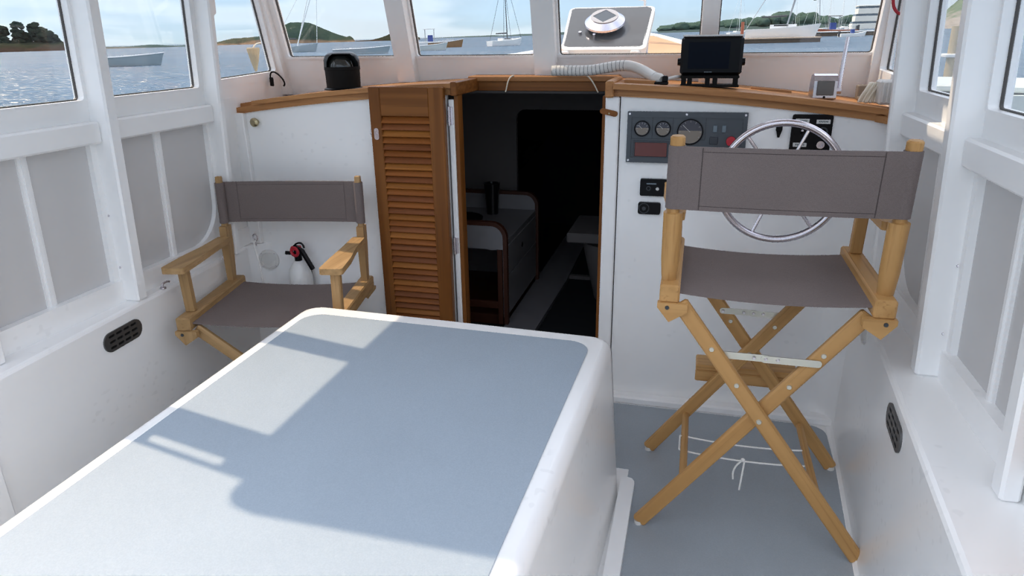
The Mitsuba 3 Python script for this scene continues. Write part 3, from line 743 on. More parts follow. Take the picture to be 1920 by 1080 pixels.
    for e in (-1, 1):
        for s in (-1, 1):
            y = yl[e] + e * s * 0.011
            P('leg', bar((s * fw, y, 0.008), (-s * (hw - 0.046 + 0.018), y, top_z + 0.035), 0.042, 0.021, 0.005, up=(0, 1, 0)), ('beech' if footrest else 'ash') + ('_leg_a' if (s > 0) == footrest else '_leg_b'))
            blk = Polygon([(-0.044, 0.003), (0.034, 0.003), (0.034, -0.010), (0.002, -0.050), (-0.044, -0.020)])
            if s < 0: blk = shapely.affinity.scale(blk, -1, 1, origin=(0, 0))
            hb = plate_y(shapely.affinity.translate(blk, s * (hw - 0.004), brz - 0.001), yl[e] - 0.030 if e < 0 else yl[e] + 0.010, yl[e] - 0.010 if e < 0 else yl[e] + 0.030)
            h_ = P('hinge_block', hb, wx)
            pin = lathe([(0, 0), (0.006, 0), (0.005, 1), (0, 1)], 10, (s * (hw + 0.004), yl[e] - 0.029 if e < 0 else yl[e] + 0.029, brz - 0.010), (s * (hw + 0.004), yl[e] - 0.033 if e < 0 else yl[e] + 0.033, brz - 0.010))
            P('pin', pin, 'boat_dark')
            for fz in (0.86, 0.72):
                t = fz
                c0 = np.array([s * fw, y, 0.008]) * (1 - t) + np.array([-s * (hw - 0.046), y, top_z + 0.012]) * t
                P('rivet', lathe([(0, 0), (0.0075, 0), (0.006, 1), (0, 1)], 12, c0 + [0, -0.010, 0], c0 + [0, -0.0135, 0]), 'zinc')
        zs = (0.60 if e < 0 else 0.557) if footrest else 0.73 * top_z + 0.03
        xx = (fw + hw - 0.046) * (zs / (top_z + 0.012)) - fw
        ys_ = yl[e] - 0.001
        P('stay', cat(plate_y(rrect(-xx - 0.010, zs - 0.010, 0.012, zs + 0.010, 0.009), ys_ - 0.0015, ys_ + 0.0015),
                      plate_y(rrect(-0.012, zs - 0.011, xx + 0.012, zs + 0.009, 0.009), ys_ - 0.0045, ys_ - 0.0018)), 'zinc', label='zinc plated folding stay')
        for x in (-0.03, 0.0, 0.03, -e * xx * -1 if e < 0 else -xx):
            P('stay_rivet', lathe([(0, 0), (0.005, 0), (0.004, 1), (0, 1)], 10, (x, ys_ - 0.0045, zs), (x, ys_ - 0.0075, zs)), 'steel')
        P('pivot_bolt', lathe([(0, 0), (0.008, 0), (0.006, 1), (0, 1)], 12, (0, yl[e] - 0.0215, fw * top_z / (fw + hw - 0.046)), (0, yl[e] - 0.0255, fw * top_z / (fw + hw - 0.046))), 'zinc')
    sz = 0.165 if footrest else 0.10
    sx = fw - (fw + hw - 0.046) * sz / top_z
    for s in (-1, 1):
        P('stretcher', rod((s * sx, yl[-1] + 0.01, sz), (s * sx, yl[1] - 0.01, sz), 0.0115, n=14), wy)
    for s in (-1, 1):
        for e in (-1, 1):
            P('foot_pad', rod((s * fw, yl[e] + e * s * 0.011, 0.0), (s * fw, yl[e] + e * s * 0.011, 0.012), 0.013, n=12), 'rubber_white')
    if footrest:
        f = P('footrest', cat(cbox((-0.165, yl[1] + 0.026, 0.318), (0.165, yl[1] + 0.115, 0.339), 0.004), cbox((-0.165, yl[1] + 0.024, 0.278), (0.165, yl[1] + 0.044, 0.319), 0.004)), wx)
        P('footrest_bolt', rod((-0.10, yl[1] - 0.02, 0.298), (-0.10, yl[1] + 0.03, 0.298), 0.008, n=10), 'steel')
    return k, A, sx, sz

kt, A, sx, sz = director_chair('director_chair', 'tall honey coloured folding chair with grey brown canvas at the helm, seen from behind', (0.833, 1.995, 0.003), 0,
                               0.802, 1.178, 0.260, 0.308, 'beech_y', 'beech_z', 'beech_x', True, 0.180)
director_chair('director_chair', 'low folding chair with armrests and grey brown canvas, on the port side', (-0.885, 2.165, 0.003), 180 + 11.5,
               0.500, 0.912, 0.272, 0.285, 'ash_y', 'ash_z', 'ash_z', False, 0.185)
# cord tied between the tall chair's stretchers
cx, cyy = 0.828, 2.0
loop = []
for t in np.linspace(0, 2 * np.pi, 41)[:-1]:
    c_, s_ = math.cos(t), math.sin(t)
    x = cx + math.copysign(min(abs(c_) * 1.6, 1), c_) * (sx + 0.010)
    y = cyy + 0.020 * math.copysign(min(abs(s_) * 1.2, 1), s_) + (0.02 if s_ > 0 else -0.015)
    loop.append((x, y, sz + 0.008 - 0.012 * (1 - (abs(x - cx) / (sx + 0.01)) ** 2) - (0.008 if s_ < 0 else 0)))
cord = cat(tube(loop, 0.0028, 6, closed=True), tube([(cx, cyy - 0.03, sz - 0.012), (cx - 0.02, cyy - 0.04, sz - 0.03), (cx - 0.025, cyy - 0.045, sz - 0.075)], 0.003, 6, smooth=10),
           tube([(cx + 0.005, cyy - 0.03, sz - 0.012), (cx, cyy - 0.05, sz - 0.05), (cx - 0.004, cyy - 0.055, sz - 0.105)], 0.003, 6, smooth=10),
           trimesh.creation.icosphere(2, 0.007).apply_translation((cx, cyy - 0.032, sz - 0.010)))
solo('tie_cord', cord, 'rope_white', 'thin white cord knotted between the stretchers of the tall chair', 'cord')

# ------------------------------------------------------------------ helm instruments
IY = BY
ip = thing('instrument_cluster', 'slate grey engine instrument panel with gauges on the helm bulkhead', 'instrument panel')
part(ip, 'plate', cat(cbox((0.368, IY - 0.014, 0.980), (0.778, IY - 0.002, 1.160), 0.004), plate_y(sbox(0.368, 0.980, 0.778, 1.160).difference(sbox(0.383, 0.998, 0.764, 1.140)), IY - 0.018, IY - 0.012)), 'panel_slate')
part(ip, 'divider', cat([cbox((x - 0.001, IY - 0.0155, 1.065), (x + 0.001, IY - 0.013, 1.140), 0) for x in (0.457, 0.528, 0.640)] + [cbox((0.383, IY - 0.0155, 1.064), (0.64, IY - 0.013, 1.066), 0)]), 'panel_slate_dark')
for x, z, r in ((0.421, 1.101, 0.028), (0.494, 1.101, 0.028), (0.588, 1.092, 0.045)):
    gk = part(ip, 'gauge', lathe([(0, 0), (r, 0), (r, 1), (r - 0.003, 1), (r - 0.004, 0.4), (0, 0.4)], 32, (x, IY - 0.012, z), (x, IY - 0.022, z)), 'black_plastic')
    part(gk, 'dial', lathe([(0, 0), (r - 0.004, 0), (r - 0.004, 1), (0, 1)], 28, (x, IY - 0.0165, z), (x, IY - 0.0175, z)), 'gauge_face')
    low = Point(x, z).buffer(r - 0.005).intersection(sbox(x - r, z - r, x + r, z + 0.1 * r))
    part(gk, 'scale', plate_y(low, IY - 0.0185, IY - 0.0176), 'gauge_cream')
    marks = [bar((x + (r - 0.012) * math.cos(a), IY - 0.019, z + (r - 0.012) * math.sin(a)), (x + (r - 0.006) * math.cos(a), IY - 0.019, z + (r - 0.006) * math.sin(a)), 0.0012, 0.0008, 0, up=(0, 1, 0)) for a in np.radians(np.linspace(-30, 210, 9))]
    marks.append(bar((x, IY - 0.0195, z), (x + (r - 0.010) * math.cos(2.4), IY - 0.0195, z + (r - 0.010) * math.sin(2.4)), 0.002, 0.001, 0, up=(0, 1, 0)))
    part(gk, 'needle', cat(marks), 'gauge_mark')
part(ip, 'display', cbox((0.398, IY - 0.017, 1.002), (0.512, IY - 0.013, 1.052), 0.002), 'display_red', label='dark red warning display window')
part(ip, 'display_bezel', plate_y(sbox(0.392, 0.996, 0.518, 1.058).difference(sbox(0.398, 1.002, 0.512, 1.052)), IY - 0.018, IY - 0.013), 'panel_slate_dark')
for x in (0.672, 0.702):
    part(ip, 'button', cbox((x - 0.007, IY - 0.020, 1.092), (x + 0.007, IY - 0.013, 1.116), 0.002), 'button_grey')
part(ip, 'key_switch', cbox((0.656, IY - 0.018, 1.050), (0.684, IY - 0.013, 1.076), 0.002), 'panel_slate_dark')
part(ip, 'stop_button', lathe([(0, 0), (0.014, 0), (0.017, 0.5), (0.016, 1), (0, 1)], 24, (0.728, IY - 0.013, 1.064), (0.728, IY - 0.034, 1.064)), 'red', label='red stop button')
for x, z in ((0.376, 1.152), (0.573, 1.152), (0.770, 1.152), (0.376, 0.988), (0.770, 0.988)):
    part(ip, 'screw', lathe([(0, 0), (0.005, 0), (0.004, 1), (0, 1)], 12, (x, IY - 0.017, z), (x, IY - 0.020, z)), 'steel')

sw = thing('helm_switchboard', 'black switch panel with white labels behind the top of the steering wheel', 'switch panel')
part(sw, 'plate', plate_y(rrect(0.922, 1.030, 1.050, 1.156, 0.008), IY - 0.010, IY), 'black_plastic')
for x0, z0 in ((0.932, 1.128), (0.998, 1.126), (0.932, 1.048)):
    lb = part(sw, 'label_plate', cbox((x0, IY - 0.012, z0), (x0 + 0.044, IY - 0.009, z0 + 0.014), 0.001), 'label_white', label='small white label')
    part(lb, 'lettering', cat([cbox((x0 + 0.008 + 0.005 * i, IY - 0.0126, z0 + 0.005), (x0 + 0.0115 + 0.005 * i, IY - 0.0118, z0 + 0.010), 0) for i in range(6)]), 'label_ink')
part(sw, 'push_button', torus(0.013, 0.003, 28, 8, (1.022, IY - 0.012, 1.100), (0, 1, 0)), 'boat_dark')
part(sw, 'key_barrel', cat(lathe([(0, 0), (0.014, 0), (0.013, 1), (0.007, 1), (0.007, 0.6), (0, 0.6)], 20, (1.018, IY - 0.009, 1.058), (1.018, IY - 0.026, 1.058))), 'chrome')
part(sw, 'toggle', cat(rod((0.955, IY - 0.01, 1.095), (0.955, IY - 0.03, 1.105), 0.004, n=10)), 'chrome')
s3 = thing('switch_box', 'small black control box with a round white button, left of the wheel', 'switch')
part(s3, 'plate', plate_y(rrect(0.424, 0.857, 0.520, 0.920, 0.006), IY - 0.014, IY), 'black_plastic')
part(s3, 'legend', cbox((0.447, IY - 0.0148, 0.900), (0.482, IY - 0.0138, 0.905), 0), 'button_grey')
part(s3, 'button', lathe([(0, 0), (0.0065, 0), (0.005, 1), (0, 1)], 16, (0.487, IY - 0.014, 0.884), (0.487, IY - 0.018, 0.884)), 'label_white')
part(s3, 'knob', torus(0.007, 0.002, 20, 6, (0.455, IY - 0.0145, 0.885), (0, 1, 0)), 'boat_dark')
s4 = thing('dial_plate', 'small black plate with one round dial, lowest at left of the wheel', 'switch')
part(s4, 'plate', plate_y(rrect(0.420, 0.787, 0.502, 0.832, 0.008), IY - 0.012, IY), 'black_plastic')
part(s4, 'dial', cat(torus(0.018, 0.002, 28, 6, (0.442, IY - 0.0125, 0.8095), (0, 1, 0)), lathe([(0, 0), (0.008, 0), (0.007, 1), (0, 1)], 16, (0.442, IY - 0.012, 0.8095), (0.442, IY - 0.018, 0.8095))), 'boat_dark')
solo('key_fob', cat(cbox((0.873, IY - 0.012, 1.098), (0.893, IY - 0.002, 1.118), 0.002), plate_y(Polygon([(0.874, 1.1), (0.892, 1.1), (0.886, 1.078), (0.880, 1.078)]), IY - 0.010, IY - 0.004)), 'black_matt',
     'little dark plastic clip on the bulkhead just below the top of the wheel rim', 'clip')

W0 = np.array([0.886, 2.385, 0.955])
wh = thing('steering_wheel', 'stainless steel steering wheel with thin spokes on the helm bulkhead', 'steering wheel')
part(wh, 'rim', torus(0.192, 0.0115, 72, 14, W0, (0, 1, 0)), 'chrome', smooth=True)
for a in np.radians([8, 68, 128, 188, 248, 308]):
    d = np.array([math.cos(a), 0, math.sin(a)])
    part(wh, 'spoke', rod(W0 + d * 0.03 + [0, 0.020, 0], W0 + d * 0.188, 0.0055, n=10), 'chrome')
part(wh, 'hub', lathe([(0, 0), (0.040, 0), (0.038, 0.6), (0.030, 1), (0, 1)], 28, W0 + [0, 0.035, 0], W0 + [0, 0.0, 0]), 'chrome')
part(wh, 'shaft', rod(W0 + [0, 0.03, 0], (W0[0], BY - 0.001, W0[2]), 0.019, 0.034, n=20), 'black_plastic')

# chart plotter on its bracket
pk = thing('chart_plotter', 'black chart plotter with a dark screen standing on the helm dashboard', 'chart plotter')
PC = (0.641, 2.675)
dz = float(B(0.64)) + 0.043
body = cbox((0.536, 2.645, dz + 0.040), (0.747, 2.725, dz + 0.172), 0.010)
part(pk, 'body', body, 'black_plastic')
part(pk, 'top_cover', cbox((0.540, 2.650, dz + 0.170), (0.743, 2.722, dz + 0.176), 0.003), 'rubber_white', label='pale top edge of the case')
part(pk, 'screen', cbox((0.562, 2.6435, dz + 0.063), (0.702, 2.6455, dz + 0.152), 0.001), 'screen', label='dark blue black screen')
part(pk, 'lettering', cat([cbox((0.620 + 0.0045 * i, 2.6442, dz + 0.050), (0.6232 + 0.0045 * i, 2.6452, dz + 0.0535), 0) for i in range(6)]), 'button_grey')
part(pk, 'bracket', cat(cbox((0.540, 2.640, dz), (0.742, 2.72, dz + 0.008), 0.003), cbox((0.540, 2.650, dz + 0.030), (0.742, 2.70, dz + 0.040), 0.002),
     [cbox((x - 0.008, 2.650, dz), (x + 0.008, 2.70, dz + 0.04), 0.002) for x in (0.551, 0.572, 0.634, 0.66, 0.73)]), 'black_matt')
for s in (-1, 1):
    part(pk, 'side_knob', lathe([(0, 0), (0.014, 0), (0.012, 1), (0, 1)], 16, (0.6415 + s * 0.105, 2.685, dz + 0.085), (0.6415 + s * 0.116, 2.685, dz + 0.085)), 'black_plastic')

# throttle
tk = thing('throttle_control', 'chrome throttle box with a slim upright lever on the helm dashboard', 'throttle')
tz = float(B(1.03)) + 0.043
pr = Polygon([(2.610, 0), (2.612, 0.060), (2.622, 0.078), (2.645, 0.083), (2.690, 0.076), (2.712, 0.045), (2.715, 0)]).buffer(-0.006).buffer(0.006)
part(tk, 'housing', mv(plate_x(pr, 0.984, 1.058), (0, 0, tz)), 'chrome')
part(tk, 'face_plate', cbox((0.994, 2.604, tz + 0.014), (1.048, 2.611, tz + 0.062), 0.004), 'dull_steel')
part(tk, 'drain_hole', lathe([(0, 0), (0.004, 0), (0.004, 1), (0, 1)], 10, (1.02, 2.6105, tz + 0.008), (1.02, 2.608, tz + 0.008)), 'black_matt')
lv = cat(tube([(1.072, 2.655, tz + 0.020), (1.073, 2.662, tz + 0.06), (1.078, 2.680, tz + 0.13), (1.085, 2.70, tz + 0.198)], [0.0065] * 14, 10, smooth=14), rod((1.056, 2.655, tz + 0.026), (1.078, 2.655, tz + 0.026), 0.010, n=14))
part(tk, 'lever', lv, 'steel')

# compass
ck_ = thing('compass', 'black hooded compass with a domed glass on the port dashboard', 'compass')
qx, qy = -0.828, 2.715
qz = float(B(qx)) + 0.041
part(ck_, 'base', lathe([(0, 0), (0.080, 0), (0.080, 0.5), (0.074, 1), (0, 1)], 36, (qx, qy, qz), (qx, qy, qz + 0.008)), 'black_plastic')
part(ck_, 'bowl', lathe([(0, 0), (0.069, 0), (0.071, 0.85), (0.073, 0.86), (0.073, 1), (0, 1)], 40, (qx, qy, qz + 0.008), (qx, qy, qz + 0.090)), 'black_matt')
part(ck_, 'dome', trimesh.intersections.slice_mesh_plane(trimesh.creation.icosphere(4, 0.051), (0, 0, 1), (0, 0, 0)).apply_translation((qx, qy - 0.012, qz + 0.088)), 'dome_glass', smooth=True, label='glossy dark dome')
def man(m):
    return m3.Manifold(m3.Mesh(np.array(m.vertices, np.float32), np.array(m.faces, np.uint32)))
hood = man(lathe([(0, 0), (0.073, 0), (0.072, 0.45), (0.066, 0.75), (0.054, 0.92), (0.036, 1), (0, 1)], 48, (0, 0, 0), (0, 0, 0.058)))
arch = Polygon([(-0.062, -0.01), (0.062, -0.01), (0.060, 0.018), (0.050, 0.038), (0.034, 0.050), (-0.034, 0.050), (-0.050, 0.038), (-0.060, 0.018)])
ca_, sa_ = math.cos(math.radians(16)), math.sin(math.radians(16))
cut = man(onto(ext(arch, 0.13), (0.0, 0.035, 0), (ca_, sa_, 0), (0, 0, 1)))
hm = (hood - cut).to_mesh()
part(ck_, 'hood', trimesh.Trimesh(hm.vert_properties[:, :3] + [qx, qy, qz + 0.090], hm.tri_verts), 'black_plastic', smooth=35)

# hose on the header and dash
hz = 1.266
pts = np.array([(0.045, 2.775, hz + 0.022), (0.12, 2.772, hz + 0.022), (0.20, 2.768, hz + 0.024), (0.28, 2.765, hz + 0.036), (0.34, 2.755, hz + 0.040), (0.395, 2.725, hz + 0.026), (0.437, 2.675, hz + 0.008), (0.455, 2.645, hz + 0.002)])
hk = thing('ribbed_hose', 'white ribbed hose lying along the dashboard above the companionway', 'hose')
part(hk, 'hose', tube(pts, 0.0195, 16, smooth=60), 'rubber_white', smooth=True)
from scipy.interpolate import CubicSpline as _CS
tt = np.r_[0, np.cumsum(np.linalg.norm(np.diff(pts, axis=0), axis=1))]
cs_ = _CS(tt, pts)
for u in np.linspace(0.02, 0.285, 18):
    c0 = cs_(u); dd = cs_(u, 1)
    part(hk, 'rib', torus(0.0188, 0.0016, 18, 5, c0, dd), 'hose_groove')
dzc = float(B(0.47)) + 0.043
ek = thing('cable_connector', 'white and black cable plug at the end of the ribbed hose', 'plug')
part(ek, 'collar', lathe([(0, 0), (0.020, 0), (0.022, 0.6), (0.016, 1), (0, 1)], 20, (0.450, 2.652, hz + 0.002), (0.478, 2.622, dzc + 0.013)), 'rubber_white')
part(ek, 'plug', cat(cbox((0.452, 2.596, dzc), (0.500, 2.640, dzc + 0.010), 0.003), cbox((0.478, 2.605, dzc + 0.008), (0.498, 2.630, dzc + 0.030), 0.004)), 'black_plastic')
part(ek, 'cable', tube([(0.490, 2.63, dzc + 0.016), (0.515, 2.65, dzc + 0.022), (0.55, 2.70, dzc + 0.020)], 0.006, 8, smooth=12), 'rubber_white')
solo('dash_pad', camber_slab(0.345, 0.455, 0.0425, 0.055, 2.60, 2.72), 'teak_x', 'flat teak block on the dashboard under the end of the ribbed hose', 'block')
solo('dash_ruler', camber_slab(0.79, 0.93, 0.0425, 0.050, 2.74, 2.76, 8), 'teak_x', 'thin teak strip lying on the dashboard between plotter and throttle', 'strip')

# cords hanging at the header
for i, (xa, xb) in enumerate(((-0.118, -0.152), (0.175, 0.225))):
    solo('lanyard', tube([(xa, 2.80, 1.268), (xa + 0.3 * (xb - xa), 2.786, 1.262), (xa + 0.7 * (xb - xa), 2.79, 1.235), (xb, 2.798, 1.205)], 0.0028, 6, smooth=16), 'rope',
         ('short pale cord hanging from the companionway header, at the left', 'short pale cord hanging from the companionway header, under the ribbed hose')[i], 'cord')
# turn button at the starboard door post
tb = thing('turn_button', 'dark brown wooden turn button at the top right of the companionway', 'turn button')
part(tb, 'button', mv(plate_y(rrect(-0.034, -0.009, 0.030, 0.010, 0.009), -0.010, 0), (0.303, BY - 0.017, 1.155), (0, 12, 0)), 'door_x')
part(tb, 'screw', lathe([(0, 0), (0.004, 0), (0.003, 1), (0, 1)], 10, (0.303, BY - 0.026, 1.153), (0.303, BY - 0.030, 1.153)), 'brass')
# round knob on the port bulkhead
kn = thing('bulkhead_knob', 'small round metal knob high on the port bulkhead', 'knob')
part(kn, 'knob', lathe([(0, 0), (0.010, 0), (0.010, 0.35), (0.018, 0.5), (0.018, 0.8), (0.010, 1), (0, 1)], 20, (-1.158, BY, 1.098), (-1.158, BY - 0.030, 1.098)), 'brass')

# fire extinguisher
fx, fy = -1.005, BY - 0.062
fe = thing('fire_extinguisher', 'small white fire extinguisher with black and red head on the port bulkhead', 'fire extinguisher')
part(fe, 'bottle', lathe([(0, 0), (0.044, 0), (0.050, 0.02), (0.050, 0.78), (0.044, 0.88), (0.026, 0.97), (0.018, 1), (0, 1)], 28, (fx, fy, 0.20), (fx, fy, 0.525)), 'hull_white', smooth=True)
part(fe, 'valve', cat(lathe([(0, 0), (0.016, 0), (0.016, 1), (0, 1)], 16, (fx, fy, 0.52), (fx, fy, 0.575)), rod((fx - 0.01, fy, 0.555), (fx - 0.055, fy - 0.005, 0.557), 0.008, n=12)), 'black_plastic')
part(fe, 'gauge_ring', cat(torus(0.018, 0.007, 24, 8, (fx - 0.004, fy - 0.016, 0.568), (0.2, 1, 0)), cbox((fx - 0.022, fy - 0.02, 0.572), (fx + 0.016, fy + 0.012, 0.590), 0.004)), 'red', label='red safety collar')
part(fe, 'lever', cat(bar((fx - 0.008, fy - 0.01, 0.594), (fx + 0.030, fy - 0.012, 0.575), 0.016, 0.010, 0.003), bar((fx + 0.026, fy - 0.012, 0.578), (fx + 0.072, fy - 0.012, 0.492), 0.020, 0.016, 0.004),
     tube([(fx - 0.002, fy - 0.01, 0.598), (fx + 0.03, fy - 0.01, 0.604), (fx + 0.04, fy - 0.01, 0.585)], 0.004, 6, smooth=8)), 'black_plastic')
part(fe, 'bracket', cat(cbox((fx - 0.02, fy + 0.048, 0.24), (fx + 0.02, BY + 0.001, 0.48), 0.002), torus(0.0515, 0.004, 32, 6, (fx, fy, 0.36))), 'black_matt')

# inspection plates
def deck_plate(name, label, c, n_):
    k = thing(name, label, 'inspection plate')
    c, n_ = np.array(c), np.array(n_, float)
    part(k, 'plate', lathe([(0, 0), (0.046, 0), (0.044, 0.8), (0.036, 1), (0.033, 1), (0.031, 0.5), (0, 0.5)], 36, c, c + n_ * 0.008), 'rubber_white')
    A_, _ = frame_of(c, c + n_)
    for a in np.radians([45, 135, 225, 315]):
        q = c + A_[:3, 0] * 0.040 * math.cos(a) + A_[:3, 1] * 0.040 * math.sin(a)
        part(k, 'screw', lathe([(0, 0), (0.0035, 0), (0.003, 1), (0, 1)], 8, q + n_ * 0.006, q + n_ * 0.0095), 'steel')
deck_plate('inspection_plate', 'round white inspection plate low on the port bulkhead behind the low chair', (-1.186, 2.549, 0.500), (0.26, -0.966, 0))
ex = edge_x(1, 2.2)
deck_plate('inspection_plate', 'round white inspection plate on the starboard side right of the tall chair', (edge_x(1, 2.21), 2.21, 0.53), (-1, 0, 0))
ho = thing('wire_hook', 'thin steel eye hook on the port ledge behind the low chair', 'hook')
part(ho, 'eye', cat(torus(0.014, 0.003, 24, 6, (-1.205, 2.50, 0.615), (0.3, 1, 0)), rod((-1.205, 2.50, 0.576), (-1.205, 2.50, 0.602), 0.003, n=8)), 'steel')
part(ho, 'line', tube([(-1.205, 2.498, 0.602), (-1.195, 2.47, 0.585), (-1.165, 2.44, 0.55), (-1.15, 2.43, 0.42), (-1.14, 2.44, 0.25)], 0.0035, 6, smooth=30), 'rope_white')
ps = thing('port_hook', 'small bent hook at the forward end of the port ledge', 'hook')
part(ps, 'hook', cat(tube([(-1.222, 2.30, 0.577), (-1.222, 2.30, 0.592), (-1.215, 2.315, 0.597), (-1.21, 2.33, 0.592)], 0.0045, 8, smooth=10)), 'steel')

# oval ventilation grilles
def vent(label, s, yc, zc):
    k = thing('vent_grille', label, 'vent', None)
    L, H = 0.176, 0.066
    outer = rrect(-L / 2, -H / 2, L / 2, H / 2, H / 2 - 0.001, 10)
    slots = []
    for r_ in (-0.019, 0.0, 0.019):
        for c_ in (-0.051, -0.017, 0.017, 0.051):
            if abs(r_) > 0.01 and abs(c_) > 0.06: continue
            slots.append(rrect(c_ - 0.0138, r_ - 0.0042, c_ + 0.0138, r_ + 0.0042, 0.004, 4))
    pl = outer.difference(shapely.union_all(slots))
    yaw = math.atan(0.07)
    def put(m, off):
        ux = np.array([s * math.sin(yaw), math.cos(yaw), 0.0]) * 1.0
        return onto(m, (s * (edge_x(s, yc) - off), yc, zc), ux * (1 if s > 0 else 1), (0, 0, 1))
    if s > 0:
        part(k, 'plate', put(mv(ext(pl, 0.005), (0, 0, -0.005)), 0.0), 'vent_metal')
        part(k, 'well', put(mv(ext(outer.buffer(-0.006), 0.0005), (0, 0, -0.0012)), 0.0), 'black_matt')
    else:
        part(k, 'plate', put(ext(pl, 0.005), 0.0), 'vent_metal')
        part(k, 'well', put(mv(ext(outer.buffer(-0.006), 0.0005), (0, 0, 0.0007)), 0.0), 'black_matt')
    return k
scene['mat_vent_metal'] = princ((0.10, 0.10, 0.10), 0.35, metal=0.7)
vent('oval dark metal vent grille on the port cockpit side', -1, 1.708, 0.497)
vent('oval dark metal vent grille on the starboard cockpit side', 1, 1.655, 0.505)

# starboard corner clutter
rk = thing('rope_hank', 'small hank of cream rope at the starboard end of the dashboard', 'rope')
rz_ = float(B(1.15)) + 0.043
for i in range(5):
    c0 = np.array([1.150 + 0.007 * i, 2.645 + 0.006 * (i % 2), rz_])
    part(rk, 'loop', tube([c0 + (-0.014, 0, 0.004), c0 + (-0.004, 0.002, 0.030), c0 + (0.014, 0.012, 0.062), c0 + (0.016, 0.014, 0.066), c0 + (0.014, 0.008, 0.03), c0 + (0.008, 0.0, 0.004)], 0.0042, 7, smooth=22), 'rope', smooth=True)
hk = thing('white_holder', 'white plastic ribbed holder in the starboard corner of the dashboard', 'holder')
part(hk, 'box', cbox((1.188, 2.60, rz_), (1.243, 2.68, rz_ + 0.078), 0.006), 'rubber_white')
part(hk, 'ribs', cat([cbox((1.194 + 0.014 * i, 2.594, rz_ + 0.008), (1.201 + 0.014 * i, 2.602, rz_ + 0.074), 0.002) for i in range(4)]), 'rubber_white')
solo('dark_bracket', cat(cbox((1.16, 2.80, rz_), (1.20, 2.84, rz_ + 0.05), 0.003), cbox((1.16, 2.76, rz_), (1.20, 2.80, rz_ + 0.012), 0.003)), 'gauge_cream', 'dull grey bracket at the foot of the starboard corner post', 'bracket')
rr = thing('red_ring', 'red loop hanging under the roof near the starboard windscreen post', 'ring')
part(rr, 'loop', torus(0.036, 0.0045, 40, 8, (1.175, 2.42, 1.508), (0.2, 1, 0), 0.85, 1.25), 'red', smooth=True)
part(rr, 'cord', rod((1.175, 2.42, 1.553), (1.175, 2.42, 1.955), 0.0025, n=6), 'red')
solo('corner_cable', cat(tube([(-1.215, 2.80, 1.225), (-1.22, 2.79, 1.26), (-1.205, 2.785, 1.285), (-1.18, 2.79, 1.275), (-1.165, 2.80, 1.225)], 0.0035, 6, smooth=20), cbox((-1.224, 2.785, 1.225), (-1.210, 2.80, 1.262), 0.003)), 'black_matt',
     'short black cable loop in the port corner below the windscreen', 'cable')
wp = thing('windscreen_wiper', 'black wiper hanging outside the starboard windscreen pane', 'wiper')
p_ = wpt(0.99, 1.525) + [0, 0.05, 0]
part(wp, 'blade', bar(p_, wpt(0.985, 1.86) + [0, 0.05, 0], 0.012, 0.016, 0.002), 'black_matt')
part(wp, 'spindle', rod(wpt(0.985, 1.87) + [0, 0.02, 0], wpt(0.985, 1.87) + [0, 0.065, 0], 0.014, n=12), 'black_matt')

# ------------------------------------------------------------------ foredeck
ys = np.linspace(2.93, 6.5, 22)
def deck_half(y):
    t = (y - 2.93) / (6.5 - 2.93)
    return 1.26 * (1 - t ** 2.2) ** 0.70 + 0.02
def deck_z(y):
    t = (y - 2.93) / 3.57
    return 1.225 + 0.20 * t ** 5
rows = []
for y in ys:
    hwid = deck_half(y)
    xs = np.linspace(-1, 1, 11) * hwid
    topr = [(x, y, deck_z(y) + 0.025 * (1 - (x / max(hwid, .05)) ** 2)) for x in xs]
    rows.append(topr + [(hwid, y, -0.30), (-hwid, y, -0.30)])
fd = struct('foredeck', loft([r[:11] + [(r[10][0], r[10][1], r[10][2] - 0.012), (r[0][0], r[0][1], r[0][2] - 0.012)] for r in rows]), 'hull_white', 40, label='white hull and foredeck ahead of the windscreen')
for s_ in (-1, 1):
    part(fd, 'topside', loft([[(s_ * r[10][0], r[10][1], r[10][2]), (s_ * r[10][0], r[10][1], -0.3), (s_ * (r[10][0] - 0.03), r[10][1], -0.3), (s_ * (r[10][0] - 0.03), r[10][1], r[10][2] - 0.02)] for r in rows[:-1]]), 'hull_white', 40)
rows = []
for y in ys[:-1]:
    hwid = deck_half(y) - 0.08
    if hwid < 0.05: continue
    xs = np.linspace(-1, 1, 11) * hwid
    z = [deck_z(y) + 0.025 * (1 - (x / deck_half(y)) ** 2) for x in xs]
    rows.append([(x, y + 0.02, q + 0.004) for x, q in zip(xs, z)] + [(x, y + 0.02, q - 0.02) for x, q in zip(xs[::-1], z[::-1])])
part(fd, 'deck_covering', loft(rows), 'tan_deck', 40, label='peach tan deck covering')
for s in (-1, 1):
    part(fd, 'toe_rail', tube([(s * (deck_half(y) - 0.02), y, deck_z(y) + 0.012) for y in ys], 0.016, 8), 'hull_white')
# hatch standing open with a solar vent
hk = thing('deck_hatch', 'smoked acrylic deck hatch in a white frame, propped open on the foredeck', 'hatch')
H0, H1 = np.array([0.155, 3.40, 1.345]), np.array([0.155, 3.745, 1.540])
uy = (H1 - H0); HL = np.linalg.norm(uy); uy /= HL
ux = np.array([1.0, 0, 0]); un = np.cross(ux, uy)
def on_lid(m): return onto(m, H0, ux, uy)
lid = Polygon([(-0.196, 0), (0.200, 0), (0.214, HL), (-0.214, HL)]).buffer(-0.03).buffer(0.03, quad_segs=6)
pane_ = Polygon([(-0.188, 0.022), (0.186, 0.022), (0.200, HL - 0.003), (-0.206, HL - 0.003)]).buffer(-0.03).buffer(0.03, quad_segs=6)
part(hk, 'frame', on_lid(mv(ext(lid.difference(pane_.buffer(-0.004)), 0.030), (0, 0, -0.022))), 'hull_white')
part(hk, 'lid_pane', on_lid(mv(ext(pane_, 0.010), (0, 0, -0.002))), 'acrylic', label='smoked grey acrylic pane')
